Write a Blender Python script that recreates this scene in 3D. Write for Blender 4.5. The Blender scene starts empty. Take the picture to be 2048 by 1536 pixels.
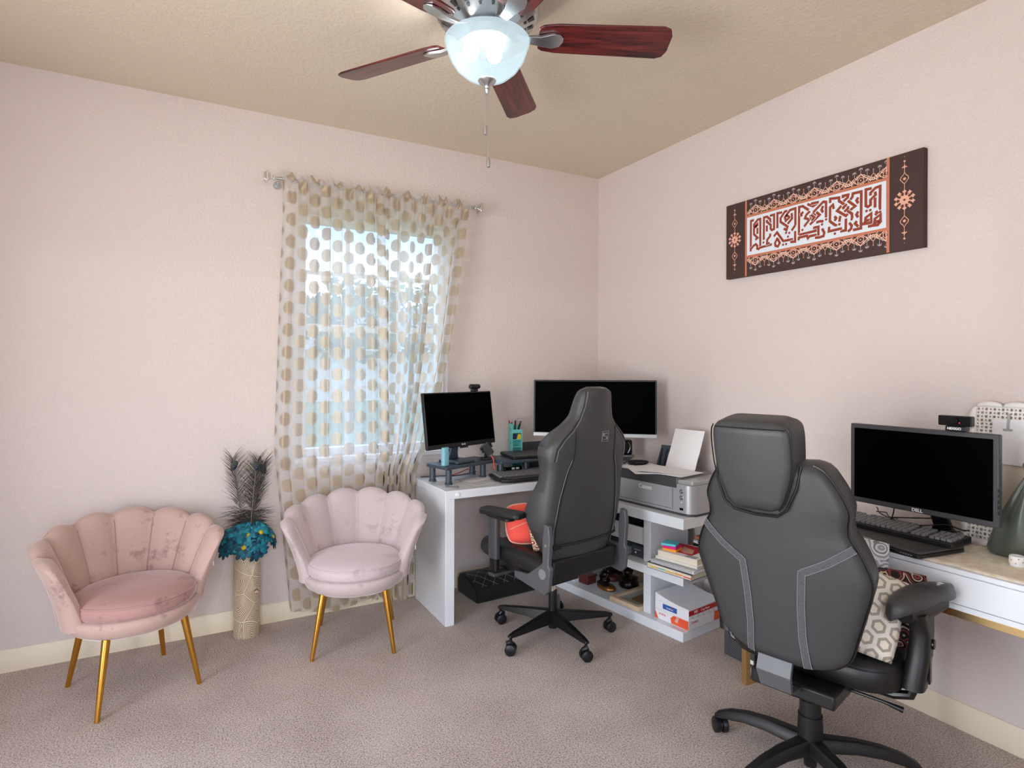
import bpy, bmesh, math, random
from math import sin, cos, pi, radians as R, sqrt, atan2
from mathutils import Vector as V, Matrix as M, noise as mnoise
random.seed(7)
C = bpy.context.scene.collection
S = bpy.context.scene

# ------------------------------------------------------------------ materials
def lin(c):
    return tuple((x/12.92 if x <= .04045 else ((x+.055)/1.055)**2.4) for x in [v/255 for v in c]) + (1,)

class NT:
    def __init__(s, name):
        s.m = bpy.data.materials.new(name); s.m.use_nodes = True
        s.t = s.m.node_tree; s.n = s.t.nodes; s.l = s.t.links
        s.b = s.n['Principled BSDF']; s.out = s.n['Material Output']
    def node(s, typ, **kw):
        n = s.n.new(typ)
        for k, v in kw.items():
            if k in n.inputs.keys() if isinstance(k, str) else False:
                s.put(n.inputs[k], v)
            else:
                setattr(n, k, v)
        return n
    def put(s, sock, v):
        if isinstance(v, bpy.types.NodeSocket): s.l.new(v, sock)
        else: sock.default_value = v
    def math(s, op, a, b=None, clamp=False):
        n = s.n.new('ShaderNodeMath'); n.operation = op; n.use_clamp = clamp
        s.put(n.inputs[0], a)
        if b is not None: s.put(n.inputs[1], b)
        return n.outputs[0]
    def mix(s, f, a, b):
        n = s.n.new('ShaderNodeMix'); n.data_type = 'RGBA'
        s.put(n.inputs[0], f); s.put(n.inputs[6], a); s.put(n.inputs[7], b)
        return n.outputs[2]
    def coord(s, kind='Object', scale=(1, 1, 1), rot=(0, 0, 0)):
        tc = s.n.new('ShaderNodeTexCoord'); mp = s.n.new('ShaderNodeMapping')
        s.l.new(tc.outputs[kind], mp.inputs[0])
        mp.inputs['Scale'].default_value = scale; mp.inputs['Rotation'].default_value = rot
        return mp.outputs[0]
    def noise(s, vec, scale, detail=3, rough=.5):
        n = s.n.new('ShaderNodeTexNoise'); s.l.new(vec, n.inputs['Vector'])
        n.inputs['Scale'].default_value = scale; n.inputs['Detail'].default_value = detail
        n.inputs['Roughness'].default_value = rough
        return n.outputs['Fac']
    def ramp(s, f, stops):
        n = s.n.new('ShaderNodeValToRGB'); s.l.new(f, n.inputs[0])
        e = n.color_ramp.elements
        while len(e) < len(stops): e.new(.5)
        for el, (p, c) in zip(e, stops):
            el.position = p; el.color = c
        return n.outputs[0]
    def bump(s, h, strength=.2, dist=.01):
        n = s.n.new('ShaderNodeBump'); n.inputs['Strength'].default_value = strength
        n.inputs['Distance'].default_value = dist
        s.l.new(h, n.inputs['Height']); s.l.new(n.outputs[0], s.b.inputs['Normal'])

def mat(name, col, rough=.5, metal=0, var=.0, vscale=12, bump=0, bscale=200, bdist=.002, coat=0, sheen=0, spec=None):
    t = NT(name); c = lin(col)
    t.b.inputs['Roughness'].default_value = rough; t.b.inputs['Metallic'].default_value = metal
    t.b.inputs['Coat Weight'].default_value = coat
    if sheen:
        t.b.inputs['Sheen Weight'].default_value = sheen; t.b.inputs['Sheen Roughness'].default_value = .4
    if spec is not None: t.b.inputs['Specular IOR Level'].default_value = spec
    vec = t.coord()
    if var:
        d = tuple(x*(1-var) for x in c[:3]) + (1,); l = tuple(min(1, x*(1+var)) for x in c[:3]) + (1,)
        t.put(t.b.inputs['Base Color'], t.ramp(t.noise(vec, vscale, 4), [(.3, d), (.7, l)]))
    else:
        t.b.inputs['Base Color'].default_value = c
    if bump: t.bump(t.noise(vec, bscale, 3), bump, bdist)
    return t.m

MT = {}
def wallmat(name, col, bs=.35, sc=70):
    t = NT(name); v = t.coord()
    c = lin(col)
    t.put(t.b.inputs['Base Color'], t.mix(t.noise(v, 1.2, 2), tuple(x*.985 for x in c[:3])+(1,), tuple(min(1, x*1.015) for x in c[:3])+(1,)))
    t.b.inputs['Roughness'].default_value = .75
    t.b.inputs['Specular IOR Level'].default_value = .3
    t.bump(t.ramp(t.noise(v, sc, 3, .55), [(.42, (0, 0, 0, 1)), (.62, (1, 1, 1, 1))]), bs, .004)
    return t.m
MT['wall'] = wallmat('wall_paint', (216, 204, 199))
MT['ceil'] = wallmat('ceiling_paint', (216, 204, 184), .3, 60)
MT['trim'] = mat('cream_trim_paint', (230, 217, 190), .4)
def carpet():
    t = NT('carpet_pile'); v = t.coord()
    big = t.noise(v, 2.2, 4, .6); fine = t.noise(v, 165, 3, .65); mid = t.noise(v, 70, 3, .6)
    base = t.ramp(big, [(.34, lin((166, 149, 138))), (.66, lin((212, 197, 186)))])
    dark = t.ramp(fine, [(.38, lin((70, 58, 54))), (.46, lin((192, 176, 165))), (.62, lin((240, 227, 217)))])
    t.put(t.b.inputs['Base Color'], t.mix(.55, base, dark))
    t.b.inputs['Roughness'].default_value = .95; t.b.inputs['Specular IOR Level'].default_value = .1
    t.b.inputs['Sheen Weight'].default_value = .1
    h = t.math('ADD', t.math('MULTIPLY', mid, .6), fine)
    t.bump(t.math('ADD', h, t.math('MULTIPLY', big, 2.0)), .55, .010)
    return t.m
MT['carpet'] = carpet()
MT['white'] = mat('white_lacquer', (232, 236, 240), .25, coat=.3)
MT['whitemat'] = mat('white_plastic', (232, 232, 230), .45)
MT['black'] = mat('black_plastic', (20, 20, 22), .42, bump=.1, bscale=600)
MT['blackgloss'] = mat('black_gloss', (10, 10, 12), .2)
MT['screen'] = mat('black_screen', (1, 1, 1), .55, spec=.02)
MT['darkgrey'] = mat('dark_grey_plastic', (64, 65, 68), .45, bump=.08, bscale=500)
MT['midgrey'] = mat('mid_grey_plastic', (128, 129, 132), .4)
MT['leather'] = mat('black_leather', (62, 62, 63), .42, bump=.25, bscale=420, bdist=.0015, var=.06, vscale=30)
MT['leather2'] = mat('charcoal_leather', (58, 58, 59), .45, bump=.3, bscale=380, bdist=.0015, var=.06, vscale=25)
MT['leatherdark'] = mat('deep_black_leather', (24, 24, 25), .4, bump=.25, bscale=420)
MT['stitch'] = mat('grey_stitching', (150, 150, 152), .7)
MT['piping'] = mat('black_piping', (14, 14, 15), .35)
MT['denim'] = mat('grey_woven_band', (82, 82, 84), .9, var=.45, vscale=420, bump=.4, bscale=600)
MT['gold'] = mat('polished_gold_metal', (214, 160, 72), .22, 1)
MT['goldbar'] = mat('brushed_gold_metal', (226, 196, 140), .3, 1)
MT['nickel'] = mat('brushed_nickel', (196, 198, 200), .28, 1, bump=.05, bscale=300)
MT['chrome'] = mat('chrome', (226, 226, 228), .1, 1)
MT['steelblack'] = mat('black_painted_steel', (16, 16, 18), .32)
MT['gunmetal'] = mat('gunmetal_plastic', (86, 87, 90), .38)
MT['silver'] = mat('silver_plastic', (178, 180, 182), .35, .35)
MT['paper'] = mat('white_paper', (240, 240, 242), .8, var=.01)
MT['felt'] = mat('black_foam_cover', (18, 18, 19), .85, sheen=.2, bump=.2)
MT['bluegrey'] = mat('slate_grey_riser_plastic', (58, 70, 82), .4)
MT['teal'] = mat('aqua_plastic', (118, 208, 202), .45)
MT['tealdark'] = mat('dark_teal_plastic', (28, 126, 138), .5)
MT['lightblue'] = mat('powder_blue_plastic', (130, 188, 202), .45)
MT['navy'] = mat('navy_plastic', (36, 44, 92), .4)
MT['yellow'] = mat('yellow_plastic', (236, 210, 50), .5)
MT['red'] = mat('red_plastic', (196, 40, 42), .5)
MT['redpaper'] = mat('red_print', (200, 24, 36), .55)
MT['orangeprint'] = mat('orange_print', (240, 92, 50), .55)
MT['blueprint'] = mat('blue_print', (42, 92, 176), .55)
MT['inkgrey'] = mat('grey_print', (110, 110, 116), .7)
MT['whiteprint'] = mat('white_print', (245, 245, 245), .6)
MT['cyan'] = mat('cyan_note_paper', (104, 206, 222), .7)
MT['magenta'] = mat('magenta_note_paper', (232, 30, 130), .7)
MT['orange'] = mat('orange_note_paper', (248, 168, 48), .7)
MT['rosewood'] = mat('carved_rosewood', (92, 34, 32), .45, var=.4, vscale=60, bump=.4, bscale=90)
MT['bronze'] = mat('dark_bronze', (34, 26, 22), .3, .7, var=.4, vscale=40, bump=.3, bscale=80)
MT['brass'] = mat('antique_brass', (168, 120, 62), .3, .9, var=.3, vscale=40)
MT['lightwood'] = mat('blond_wood', (226, 198, 164), .45, var=.08, vscale=25)
MT['brownwood'] = mat('tan_leatherette', (176, 110, 66), .45, var=.1, vscale=30)
MT['brownbook'] = mat('brown_binding', (110, 70, 58), .5, var=.1, vscale=40)
MT['cream'] = mat('cream_page_block', (232, 222, 200), .8, var=.05, vscale=200)
MT['photo'] = mat('brown_photo_print', (112, 84, 58), .35, var=.5, vscale=18)
MT['glass_green'] = mat('grey_mat_board', (196, 198, 190), .4)
MT['peach'] = mat('petal_yellow_core', (216, 190, 40), .7, bump=.5, bscale=300)
MT['petal'] = mat('teal_petal_fabric', (8, 104, 122), .65, var=.5, vscale=45, sheen=.1)
MT['petal2'] = mat('ocean_petal_fabric', (6, 88, 110), .65, var=.5, vscale=45, sheen=.1)
def petal_mat(name, a, b, c):
    t = NT(name); g = t.n.new('ShaderNodeNewGeometry')
    t.put(t.b.inputs['Base Color'], t.ramp(g.outputs['Random Per Island'], [(.1, lin(a)), (.55, lin(b)), (.95, lin(c))]))
    t.b.inputs['Roughness'].default_value = .6; return t.m
MT['petal'] = petal_mat('teal_silk_petal', (4, 62, 82), (10, 116, 136), (40, 158, 172))
MT['petal2'] = petal_mat('ocean_silk_petal', (3, 48, 70), (6, 92, 114), (26, 140, 158))
MT['petaldark'] = mat('deep_teal_petal_fabric', (12, 84, 108), .65, var=.45, vscale=60)
MT['stemgreen'] = mat('green_stem', (60, 84, 50), .7)
MT['barb'] = mat('dark_feather_barb', (38, 34, 28), .6)
MT['quill'] = mat('pale_quill', (140, 122, 96), .6)
MT['eyegreen'] = mat('feather_eye_green', (24, 42, 28), .5, var=.3, vscale=80)
MT['keycap'] = mat('grey_keycap_plastic', (124, 124, 127), .5)
MT['eyeblue'] = mat('feather_eye_navy', (10, 14, 44), .4)
MT['tile'] = mat('roof_tile', (186, 172, 160), .8, var=.15, vscale=3)
MT['stucco'] = mat('pale_stucco', (226, 220, 210), .9)
MT['leaf'] = mat('tree_leaf', (96, 120, 74), .8, var=.4, vscale=2)
MT['bark'] = mat('tree_bark', (96, 80, 64), .9)
MT['grass'] = mat('lawn', (128, 144, 98), .95, var=.2, vscale=3)
MT['lens'] = mat('lens_glass', (8, 8, 14), .05)
MT['orangebar'] = mat('terracotta_print', (196, 118, 88), .7, var=.15, vscale=300)
MT['panelbrown'] = mat('dark_brown_canvas', (66, 44, 40), .75, bump=.15, bscale=500)
MT['panelwhite'] = mat('pale_blue_white_print', (222, 228, 236), .75)
MT['kufic'] = mat('rust_brown_print', (146, 60, 36), .75)
MT['pinkorn'] = mat('salmon_print', (228, 172, 150), .75)
MT['creamorn'] = mat('cream_pink_print', (240, 208, 190), .75)
MT['greyorn'] = mat('pale_grey_print', (196, 188, 188), .75)
MT['dot_dark'] = mat('umber_print', (88, 44, 34), .75)

def velvet(name, col, col2):
    t = NT(name); v = t.coord()
    n = t.math('ADD', t.math('MULTIPLY', t.noise(v, 9, 4, .65), .7), t.math('MULTIPLY', t.noise(v, 38, 3, .6), .3))
    t.put(t.b.inputs['Base Color'], t.ramp(n, [(.33, lin(col2)), (.45, lin(col)), (.66, lin(col))]))
    t.b.inputs['Roughness'].default_value = .8; t.b.inputs['Sheen Weight'].default_value = .7
    t.b.inputs['Sheen Roughness'].default_value = .35
    t.put(t.b.inputs['Sheen Tint'], (1, .94, .92, 1)); t.b.inputs['Specular IOR Level'].default_value = .15
    t.bump(t.noise(v, 260, 2), .15, .002)
    return t.m
MT['velvet1'] = velvet('dusty_rose_velvet', (194, 166, 155), (152, 124, 118))
MT['velvet1s'] = velvet('dusty_rose_seat_velvet', (180, 140, 134), (152, 114, 110))
MT['velvet2'] = velvet('pale_pink_velvet', (200, 184, 183), (174, 154, 153))
MT['velvet2s'] = velvet('pale_pink_seat_velvet', (208, 192, 195), (190, 170, 173))

def wood_blade():
    t = NT('mahogany_blade'); v = t.coord(scale=(1.6, 22, 22))
    n = t.noise(v, 2.6, 6, .65)
    t.put(t.b.inputs['Base Color'], t.ramp(n, [(.36, lin((26, 9, 9))), (.5, lin((84, 26, 24))), (.66, lin((122, 44, 38)))]))
    t.b.inputs['Roughness'].default_value = .3; t.b.inputs['Coat Weight'].default_value = .4
    t.b.inputs['Coat Roughness'].default_value = .2
    return t.m
MT['blade'] = wood_blade()

def vase_mat():
    t = NT('ribbed_gold_vase'); v = t.coord(scale=(1, 1, .85))
    vo = t.n.new('ShaderNodeTexVoronoi'); t.l.new(v, vo.inputs['Vector']); vo.inputs['Scale'].default_value = 11
    vo.feature = 'DISTANCE_TO_EDGE'
    w = t.math('SINE', t.math('MULTIPLY', vo.outputs['Distance'], 105))
    f = t.math('ADD', t.math('MULTIPLY', w, .5), .5)
    t.put(t.b.inputs['Base Color'], t.ramp(f, [(.15, lin((150, 114, 80))), (.5, lin((240, 226, 200)))]))
    t.b.inputs['Roughness'].default_value = .35; t.b.inputs['Metallic'].default_value = .12
    t.bump(f, .5, .003)
    return t.m
MT['vase'] = vase_mat()

def curtain_mat():
    t = NT('sheer_gold_dot_fabric')
    tc = t.n.new('ShaderNodeTexCoord'); sp = t.n.new('ShaderNodeSeparateXYZ'); t.l.new(tc.outputs['UV'], sp.inputs[0])
    u, v = sp.outputs[0], sp.outputs[1]
    px, pz, rr = .081, .118, .0355
    cu = t.math('DIVIDE', u, px); col = t.math('FLOOR', cu)
    fx = t.math('MULTIPLY', t.math('SUBTRACT', t.math('FRACT', cu), .5), px)
    half = t.math('MULTIPLY', t.math('MODULO', t.math('ADD', col, 40), 2), .5)
    fz = t.math('MULTIPLY', t.math('SUBTRACT', t.math('FRACT', t.math('ADD', t.math('DIVIDE', v, pz), half)), .5), pz)
    d = t.math('SQRT', t.math('ADD', t.math('MULTIPLY', fx, fx), t.math('MULTIPLY', fz, fz)))
    an = t.math('ARCTAN2', fz, fx)
    r = t.math('ADD', t.math('MULTIPLY', t.math('SINE', t.math('MULTIPLY', an, 18)), .0011), rr)
    dot = t.math('LESS_THAN', d, r)
    # fine weave glint inside the dots
    wv = t.n.new('ShaderNodeTexNoise'); t.l.new(tc.outputs['UV'], wv.inputs['Vector']); wv.inputs['Scale'].default_value = 900
    gold = t.ramp(wv.outputs['Fac'], [(.4, lin((178, 156, 124))), (.65, lin((220, 204, 176)))])
    sheer = lin((226, 216, 204))
    dif = t.n.new('ShaderNodeBsdfDiffuse'); t.put(dif.inputs['Color'], t.mix(dot, sheer, gold))
    tr = t.n.new('ShaderNodeBsdfTranslucent'); t.put(tr.inputs['Color'], t.mix(dot, lin((246, 250, 252)), lin((214, 206, 196))))
    gl = t.n.new('ShaderNodeBsdfGlossy'); gl.inputs['Roughness'].default_value = .4; t.put(gl.inputs['Color'], lin((232, 210, 172)))
    m1 = t.n.new('ShaderNodeMixShader'); m1.inputs[0].default_value = .68
    t.l.new(dif.outputs[0], m1.inputs[1]); t.l.new(tr.outputs[0], m1.inputs[2])
    m2 = t.n.new('ShaderNodeMixShader'); t.put(m2.inputs[0], t.math('MULTIPLY', dot, .12))
    t.l.new(m1.outputs[0], m2.inputs[1]); t.l.new(gl.outputs[0], m2.inputs[2])
    tp = t.n.new('ShaderNodeBsdfTransparent')
    m3 = t.n.new('ShaderNodeMixShader')
    t.put(m3.inputs[0], t.math('ADD', t.math('MULTIPLY', dot, .37), .57))
    t.l.new(tp.outputs[0], m3.inputs[1]); t.l.new(m2.outputs[0], m3.inputs[2])
    t.l.new(m3.outputs[0], t.out.inputs['Surface'])
    return t.m
MT['curtain'] = curtain_mat()

def glass_mat(name, a=.08):
    t = NT(name)
    tp = t.n.new('ShaderNodeBsdfTransparent'); tp.inputs[0].default_value = (.97, .98, .98, 1)
    gl = t.n.new('ShaderNodeBsdfGlossy'); gl.inputs['Roughness'].default_value = .02
    m = t.n.new('ShaderNodeMixShader'); m.inputs[0].default_value = a
    t.l.new(tp.outputs[0], m.inputs[1]); t.l.new(gl.outputs[0], m.inputs[2]); t.l.new(m.outputs[0], t.out.inputs['Surface'])
    return t.m
MT['glass'] = glass_mat('window_glass', .05)

def emis(name, col, st):
    t = NT(name); e = t.n.new('ShaderNodeEmission'); e.inputs[0].default_value = lin(col); e.inputs[1].default_value = st
    t.l.new(e.outputs[0], t.out.inputs['Surface']); return t.m
MT['bulb'] = emis('lit_bulb', (255, 251, 248), 200)
def bowl_mat():
    t = NT('frosted_glass_bowl')
    tl = t.n.new('ShaderNodeBsdfTranslucent'); tl.inputs[0].default_value = (.017, .022, .024, 1)
    gl = t.n.new('ShaderNodeBsdfGlossy'); gl.inputs['Roughness'].default_value = .25; gl.inputs[0].default_value = (.9, .96, 1, 1)
    tp = t.n.new('ShaderNodeBsdfTransparent'); tp.inputs[0].default_value = (.94, .98, 1, 1)
    e = t.n.new('ShaderNodeEmission'); e.inputs[0].default_value = (.78, .93, 1, 1); e.inputs[1].default_value = .25
    m1 = t.n.new('ShaderNodeMixShader'); m1.inputs[0].default_value = .012
    t.l.new(tl.outputs[0], m1.inputs[1]); t.l.new(gl.outputs[0], m1.inputs[2])
    m2 = t.n.new('ShaderNodeMixShader'); m2.inputs[0].default_value = .5
    t.l.new(m1.outputs[0], m2.inputs[1]); t.l.new(tp.outputs[0], m2.inputs[2])
    ad = t.n.new('ShaderNodeAddShader'); t.l.new(m2.outputs[0], ad.inputs[0]); t.l.new(e.outputs[0], ad.inputs[1])
    t.l.new(ad.outputs[0], t.out.inputs['Surface']); return t.m
MT['bowl'] = bowl_mat()

def hex_mat():
    t = NT('hexagon_print_fabric'); tc = t.n.new('ShaderNodeTexCoord'); sp = t.n.new('ShaderNodeSeparateXYZ')
    t.l.new(tc.outputs['Object'], sp.inputs[0])
    px, pz = .05, .0433
    row = t.math('FLOOR', t.math('DIVIDE', t.math('ADD', sp.outputs[1], 5), pz))
    fx = t.math('SUBTRACT', t.math('FRACT', t.math('ADD', t.math('DIVIDE', t.math('ADD', sp.outputs[0], 5), px), t.math('MULTIPLY', t.math('MODULO', row, 2), .5))), .5)
    fz = t.math('SUBTRACT', t.math('FRACT', t.math('DIVIDE', t.math('ADD', sp.outputs[1], 5), pz)), .5)
    ax = t.math('ABSOLUTE', t.math('MULTIPLY', fx, px)); az = t.math('ABSOLUTE', t.math('MULTIPLY', fz, pz))
    h = t.math('MAXIMUM', ax, t.math('ADD', t.math('MULTIPLY', ax, .5), t.math('MULTIPLY', az, .866)))
    g = t.math('MULTIPLY', h, 1/.0247)
    c = t.ramp(g, [(.0, lin((236, 226, 206))), (.42, lin((236, 226, 206))), (.46, lin((168, 160, 148))), (.74, lin((176, 168, 156))), (.78, lin((232, 226, 212)))])
    t.n[c.node.name].color_ramp.interpolation = 'CONSTANT'
    t.put(t.b.inputs['Base Color'], c); t.b.inputs['Roughness'].default_value = .85
    return t.m
MT['hex'] = hex_mat()
def print_mat(name, cols, sc):
    t = NT(name); v = t.coord()
    vo = t.n.new('ShaderNodeTexVoronoi'); t.l.new(v, vo.inputs['Vector']); vo.inputs['Scale'].default_value = sc
    n = t.math('FRACT', t.math('MULTIPLY', t.math('ADD', vo.outputs['Distance'], t.noise(v, sc*.6, 2)), 2.3))
    k = len(cols)
    c = t.ramp(n, [(i/k, lin(q)) for i, q in enumerate(cols)]); c.node.color_ramp.interpolation = 'CONSTANT'
    t.put(t.b.inputs['Base Color'], c); t.b.inputs['Roughness'].default_value = .85
    return t.m
MT['paisley'] = print_mat('paisley_print_fabric', [(228, 196, 170), (60, 42, 40), (176, 84, 78), (236, 214, 180), (90, 60, 50)], 26)
MT['floralred'] = print_mat('dark_floral_print_fabric', [(32, 24, 24), (150, 58, 68), (40, 30, 26), (206, 180, 150), (24, 18, 18)], 22)
MT['greyprint'] = print_mat('grey_floral_print_fabric', [(220, 222, 226), (150, 154, 160), (206, 206, 212), (128, 132, 140)], 18)
MT['coral'] = mat('coral_fabric', (236, 84, 70), .8, sheen=.2, var=.05)
def floral():
    t = NT('faint_floral_tablecloth'); v = t.coord()
    a = t.ramp(t.noise(v, 9, 4, .55), [(.3, lin((214, 212, 186))), (.42, lin((230, 222, 202))), (.52, lin((226, 208, 184))), (.6, lin((240, 232, 220))), (.7, lin((228, 196, 176)))])
    b = t.ramp(t.noise(v, 34, 3, .6), [(.52, (0, 0, 0, 1)), (.6, (1, 1, 1, 1))])
    t.put(t.b.inputs['Base Color'], t.mix(t.math('MULTIPLY', b, .5), a, lin((248, 240, 230))))
    t.b.inputs['Roughness'].default_value = .8; return t.m
MT['cloth'] = floral()
MT['newsprint'] = print_mat('grey_newsprint', [(226, 226, 226), (196, 196, 196), (232, 232, 232), (176, 176, 176)], 40)
MT['satin'] = mat('green_satin', (84, 92, 80), .35, sheen=.3, var=.25, vscale=8)
MT['lace'] = mat('white_enamel_lace', (240, 236, 230), .5)
MT['beigecard'] = mat('beige_board', (226, 216, 202), .6)

# ------------------------------------------------------------------ mesh helpers
class MB:
    def __init__(s): s.bm = bmesh.new()
    def quad(s, *p):
        return s.bm.faces.new([s.bm.verts.new(q) for q in p])
    def box(s, c, d, rot=None):
        mt = M.Translation(V(c)) @ (rot.to_4x4() if rot else M.Identity(4)) @ M.Diagonal((d[0], d[1], d[2], 1))
        bmesh.ops.create_cube(s.bm, size=1, matrix=mt); return s
    def bx(s, x0, x1, y0, y1, z0, z1):
        return s.box(((x0+x1)/2, (y0+y1)/2, (z0+z1)/2), (abs(x1-x0), abs(y1-y0), abs(z1-z0)))
    def loft(s, rings, cap=True, closed=True):
        vs = [[s.bm.verts.new(p) for p in r] for r in rings]
        n = len(vs[0])
        for a, b in zip(vs, vs[1:]):
            for i in range(n if closed else n-1):
                j = (i+1) % n
                s.bm.faces.new((a[i], a[j], b[j], b[i]))
        if cap and closed:
            s.bm.faces.new(list(reversed(vs[0]))); s.bm.faces.new(vs[-1])
        return s
    def tube(s, pts, r, n=8, cap=True):
        pts = [V(p) for p in pts]; k = len(pts)
        rs = r if isinstance(r, (list, tuple)) else [r]*k
        rings = []; up = None
        for i, p in enumerate(pts):
            t = (pts[min(i+1, k-1)] - pts[max(i-1, 0)]).normalized()
            if up is None:
                up = V((0, 0, 1)) if abs(t.z) < .9 else V((1, 0, 0))
            a = t.cross(up)
            if a.length < 1e-6: a = t.cross(V((0, 1, .1)))
            a.normalize(); b = a.cross(t).normalized(); up = b
            rings.append([p + (a*cos(2*pi*j/n) + b*sin(2*pi*j/n))*rs[i] for j in range(n)])
        return s.loft(rings, cap)
    def cyl(s, p0, p1, r0, r1=None, n=20):
        return s.tube([p0, p1], [r0, r0 if r1 is None else r1], n)
    def lathe(s, prof, n=32, mt=None, cap=True):
        mt = mt or M.Identity(4)
        rings = [[mt @ V((r*cos(2*pi*j/n), r*sin(2*pi*j/n), z)) for j in range(n)] for r, z in prof]
        return s.loft(rings, cap)
    def sph(s, c, r, seg=16, rot=None):
        r = r if isinstance(r, (tuple, list)) else (r, r, r)
        mt = M.Translation(V(c)) @ (rot.to_4x4() if rot else M.Identity(4)) @ M.Diagonal((r[0], r[1], r[2], 1))
        bmesh.ops.create_uvsphere(s.bm, u_segments=seg, v_segments=max(6, seg//2), radius=1, matrix=mt); return s
    def prism(s, poly, z0, z1, mt=None):
        mt = mt or M.Identity(4)
        a = [s.bm.verts.new(mt @ V((x, y, z0))) for x, y in poly]; b = [s.bm.verts.new(mt @ V((x, y, z1))) for x, y in poly]
        n = len(poly)
        for i in range(n):
            j = (i+1) % n; s.bm.faces.new((a[i], a[j], b[j], b[i]))
        s.bm.faces.new(list(reversed(a))); s.bm.faces.new(b); return s
    def sheet(s, grid, th=0):
        vs = [[s.bm.verts.new(p) for p in r] for r in grid]
        for a, b in zip(vs, vs[1:]):
            for i in range(len(a)-1): s.bm.faces.new((a[i], a[i+1], b[i+1], b[i]))
        return s
    def build(s, name, m, parent=None, bevel=0, seg=2, sub=0, smooth=35, solid=0, loc=None, rot=None, extra=()):
        bmesh.ops.recalc_face_normals(s.bm, faces=s.bm.faces)
        me = bpy.data.meshes.new(name); s.bm.to_mesh(me); s.bm.free()
        me.materials.append(MT[m] if isinstance(m, str) else m)
        for q in extra: me.materials.append(MT[q])
        me.shade_smooth()
        if not sub: me.set_sharp_from_angle(angle=R(smooth))
        o = bpy.data.objects.new(name, me); C.objects.link(o)
        if parent: o.parent = parent
        if loc: o.location = loc
        if rot: o.rotation_euler = rot
        if solid:
            md = o.modifiers.new('solid', 'SOLIDIFY'); md.thickness = solid; md.offset = 0
        if bevel:
            md = o.modifiers.new('bevel', 'BEVEL'); md.width = bevel; md.segments = seg; md.limit_method = 'ANGLE'; md.angle_limit = R(40)
        if sub:
            md = o.modifiers.new('sub', 'SUBSURF'); md.levels = sub; md.render_levels = sub
        return o

def tag(o, label, cat, group=None):
    o['label'] = label; o['category'] = cat
    if group: o['group'] = group
    return o
def thing(name, label, cat, loc=(0, 0, 0), rz=0, group=None):
    o = bpy.data.objects.new(name, None); o.empty_display_size = .05; C.objects.link(o)
    o.location = loc; o.rotation_euler = (0, 0, rz)
    return tag(o, label, cat, group)
def struct(o, label, cat):
    o['kind'] = 'structure'; return tag(o, label, cat)
def rrect(w, d, r, n=4):
    pts = []
    for cx, cy, a0 in ((w/2-r, d/2-r, 0), (-w/2+r, d/2-r, 90), (-w/2+r, -d/2+r, 180), (w/2-r, -d/2+r, 270)):
        for i in range(n+1):
            a = R(a0 + 90*i/n); pts.append((cx+r*cos(a), cy+r*sin(a)))
    return pts
def frame3(o, x, y):
    """matrix with local x, y axes given and z = x cross y"""
    x = V(x).normalized(); y = V(y).normalized(); z = x.cross(y).normalized(); y = z.cross(x)
    m = M.Identity(4)
    for i in range(3): m[i][0], m[i][1], m[i][2], m[i][3] = x[i], y[i], z[i], o[i]
    return m
def text(s, size, mt, m, parent, name='lettering', align='CENTER', ex=.0004, bold=0):
    cu = bpy.data.curves.new(name, 'FONT'); cu.body = s; cu.size = size; cu.align_x = align; cu.align_y = 'CENTER'
    cu.extrude = ex; cu.offset = bold
    to = bpy.data.objects.new('t', cu); C.objects.link(to)
    bpy.context.view_layer.update()
    me = bpy.data.meshes.new_from_object(to.evaluated_get(bpy.context.evaluated_depsgraph_get()))
    bpy.data.objects.remove(to); bpy.data.curves.remove(cu)
    me.name = name; me.transform(mt); me.materials.clear(); me.materials.append(MT[m])
    o = bpy.data.objects.new(name, me); C.objects.link(o); o.parent = parent
    return o
def clone(o, parent=None):
    c = o.copy(); C.objects.link(c)
    if parent: c.parent = parent
    for ch in list(o.children): clone(ch, c)
    return c
def stroke(mb, pts, w, z0, z1, mt):
    """thin flat ribbon of width w along a 2-D polyline, mitred"""
    P = [V((p[0], p[1])) for p in pts]; L = []; Rr = []
    for i, p in enumerate(P):
        a = (P[i]-P[i-1]).normalized() if i else (P[1]-P[0]).normalized()
        b = (P[i+1]-P[i]).normalized() if i < len(P)-1 else a
        na = V((-a.y, a.x)); nb = V((-b.y, b.x)); mi = na+nb
        if mi.length < .3: mi = na
        mi.normalize(); k = min(1.6, 1/max(.3, mi.dot(na)))
        L.append(p+mi*w/2*k); Rr.append(p-mi*w/2*k)
    for i in range(len(P)-1):
        q = [L[i], L[i+1], Rr[i+1], Rr[i]]
        mb.quad(*[mt @ V((v.x, v.y, z1)) for v in q])
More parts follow.
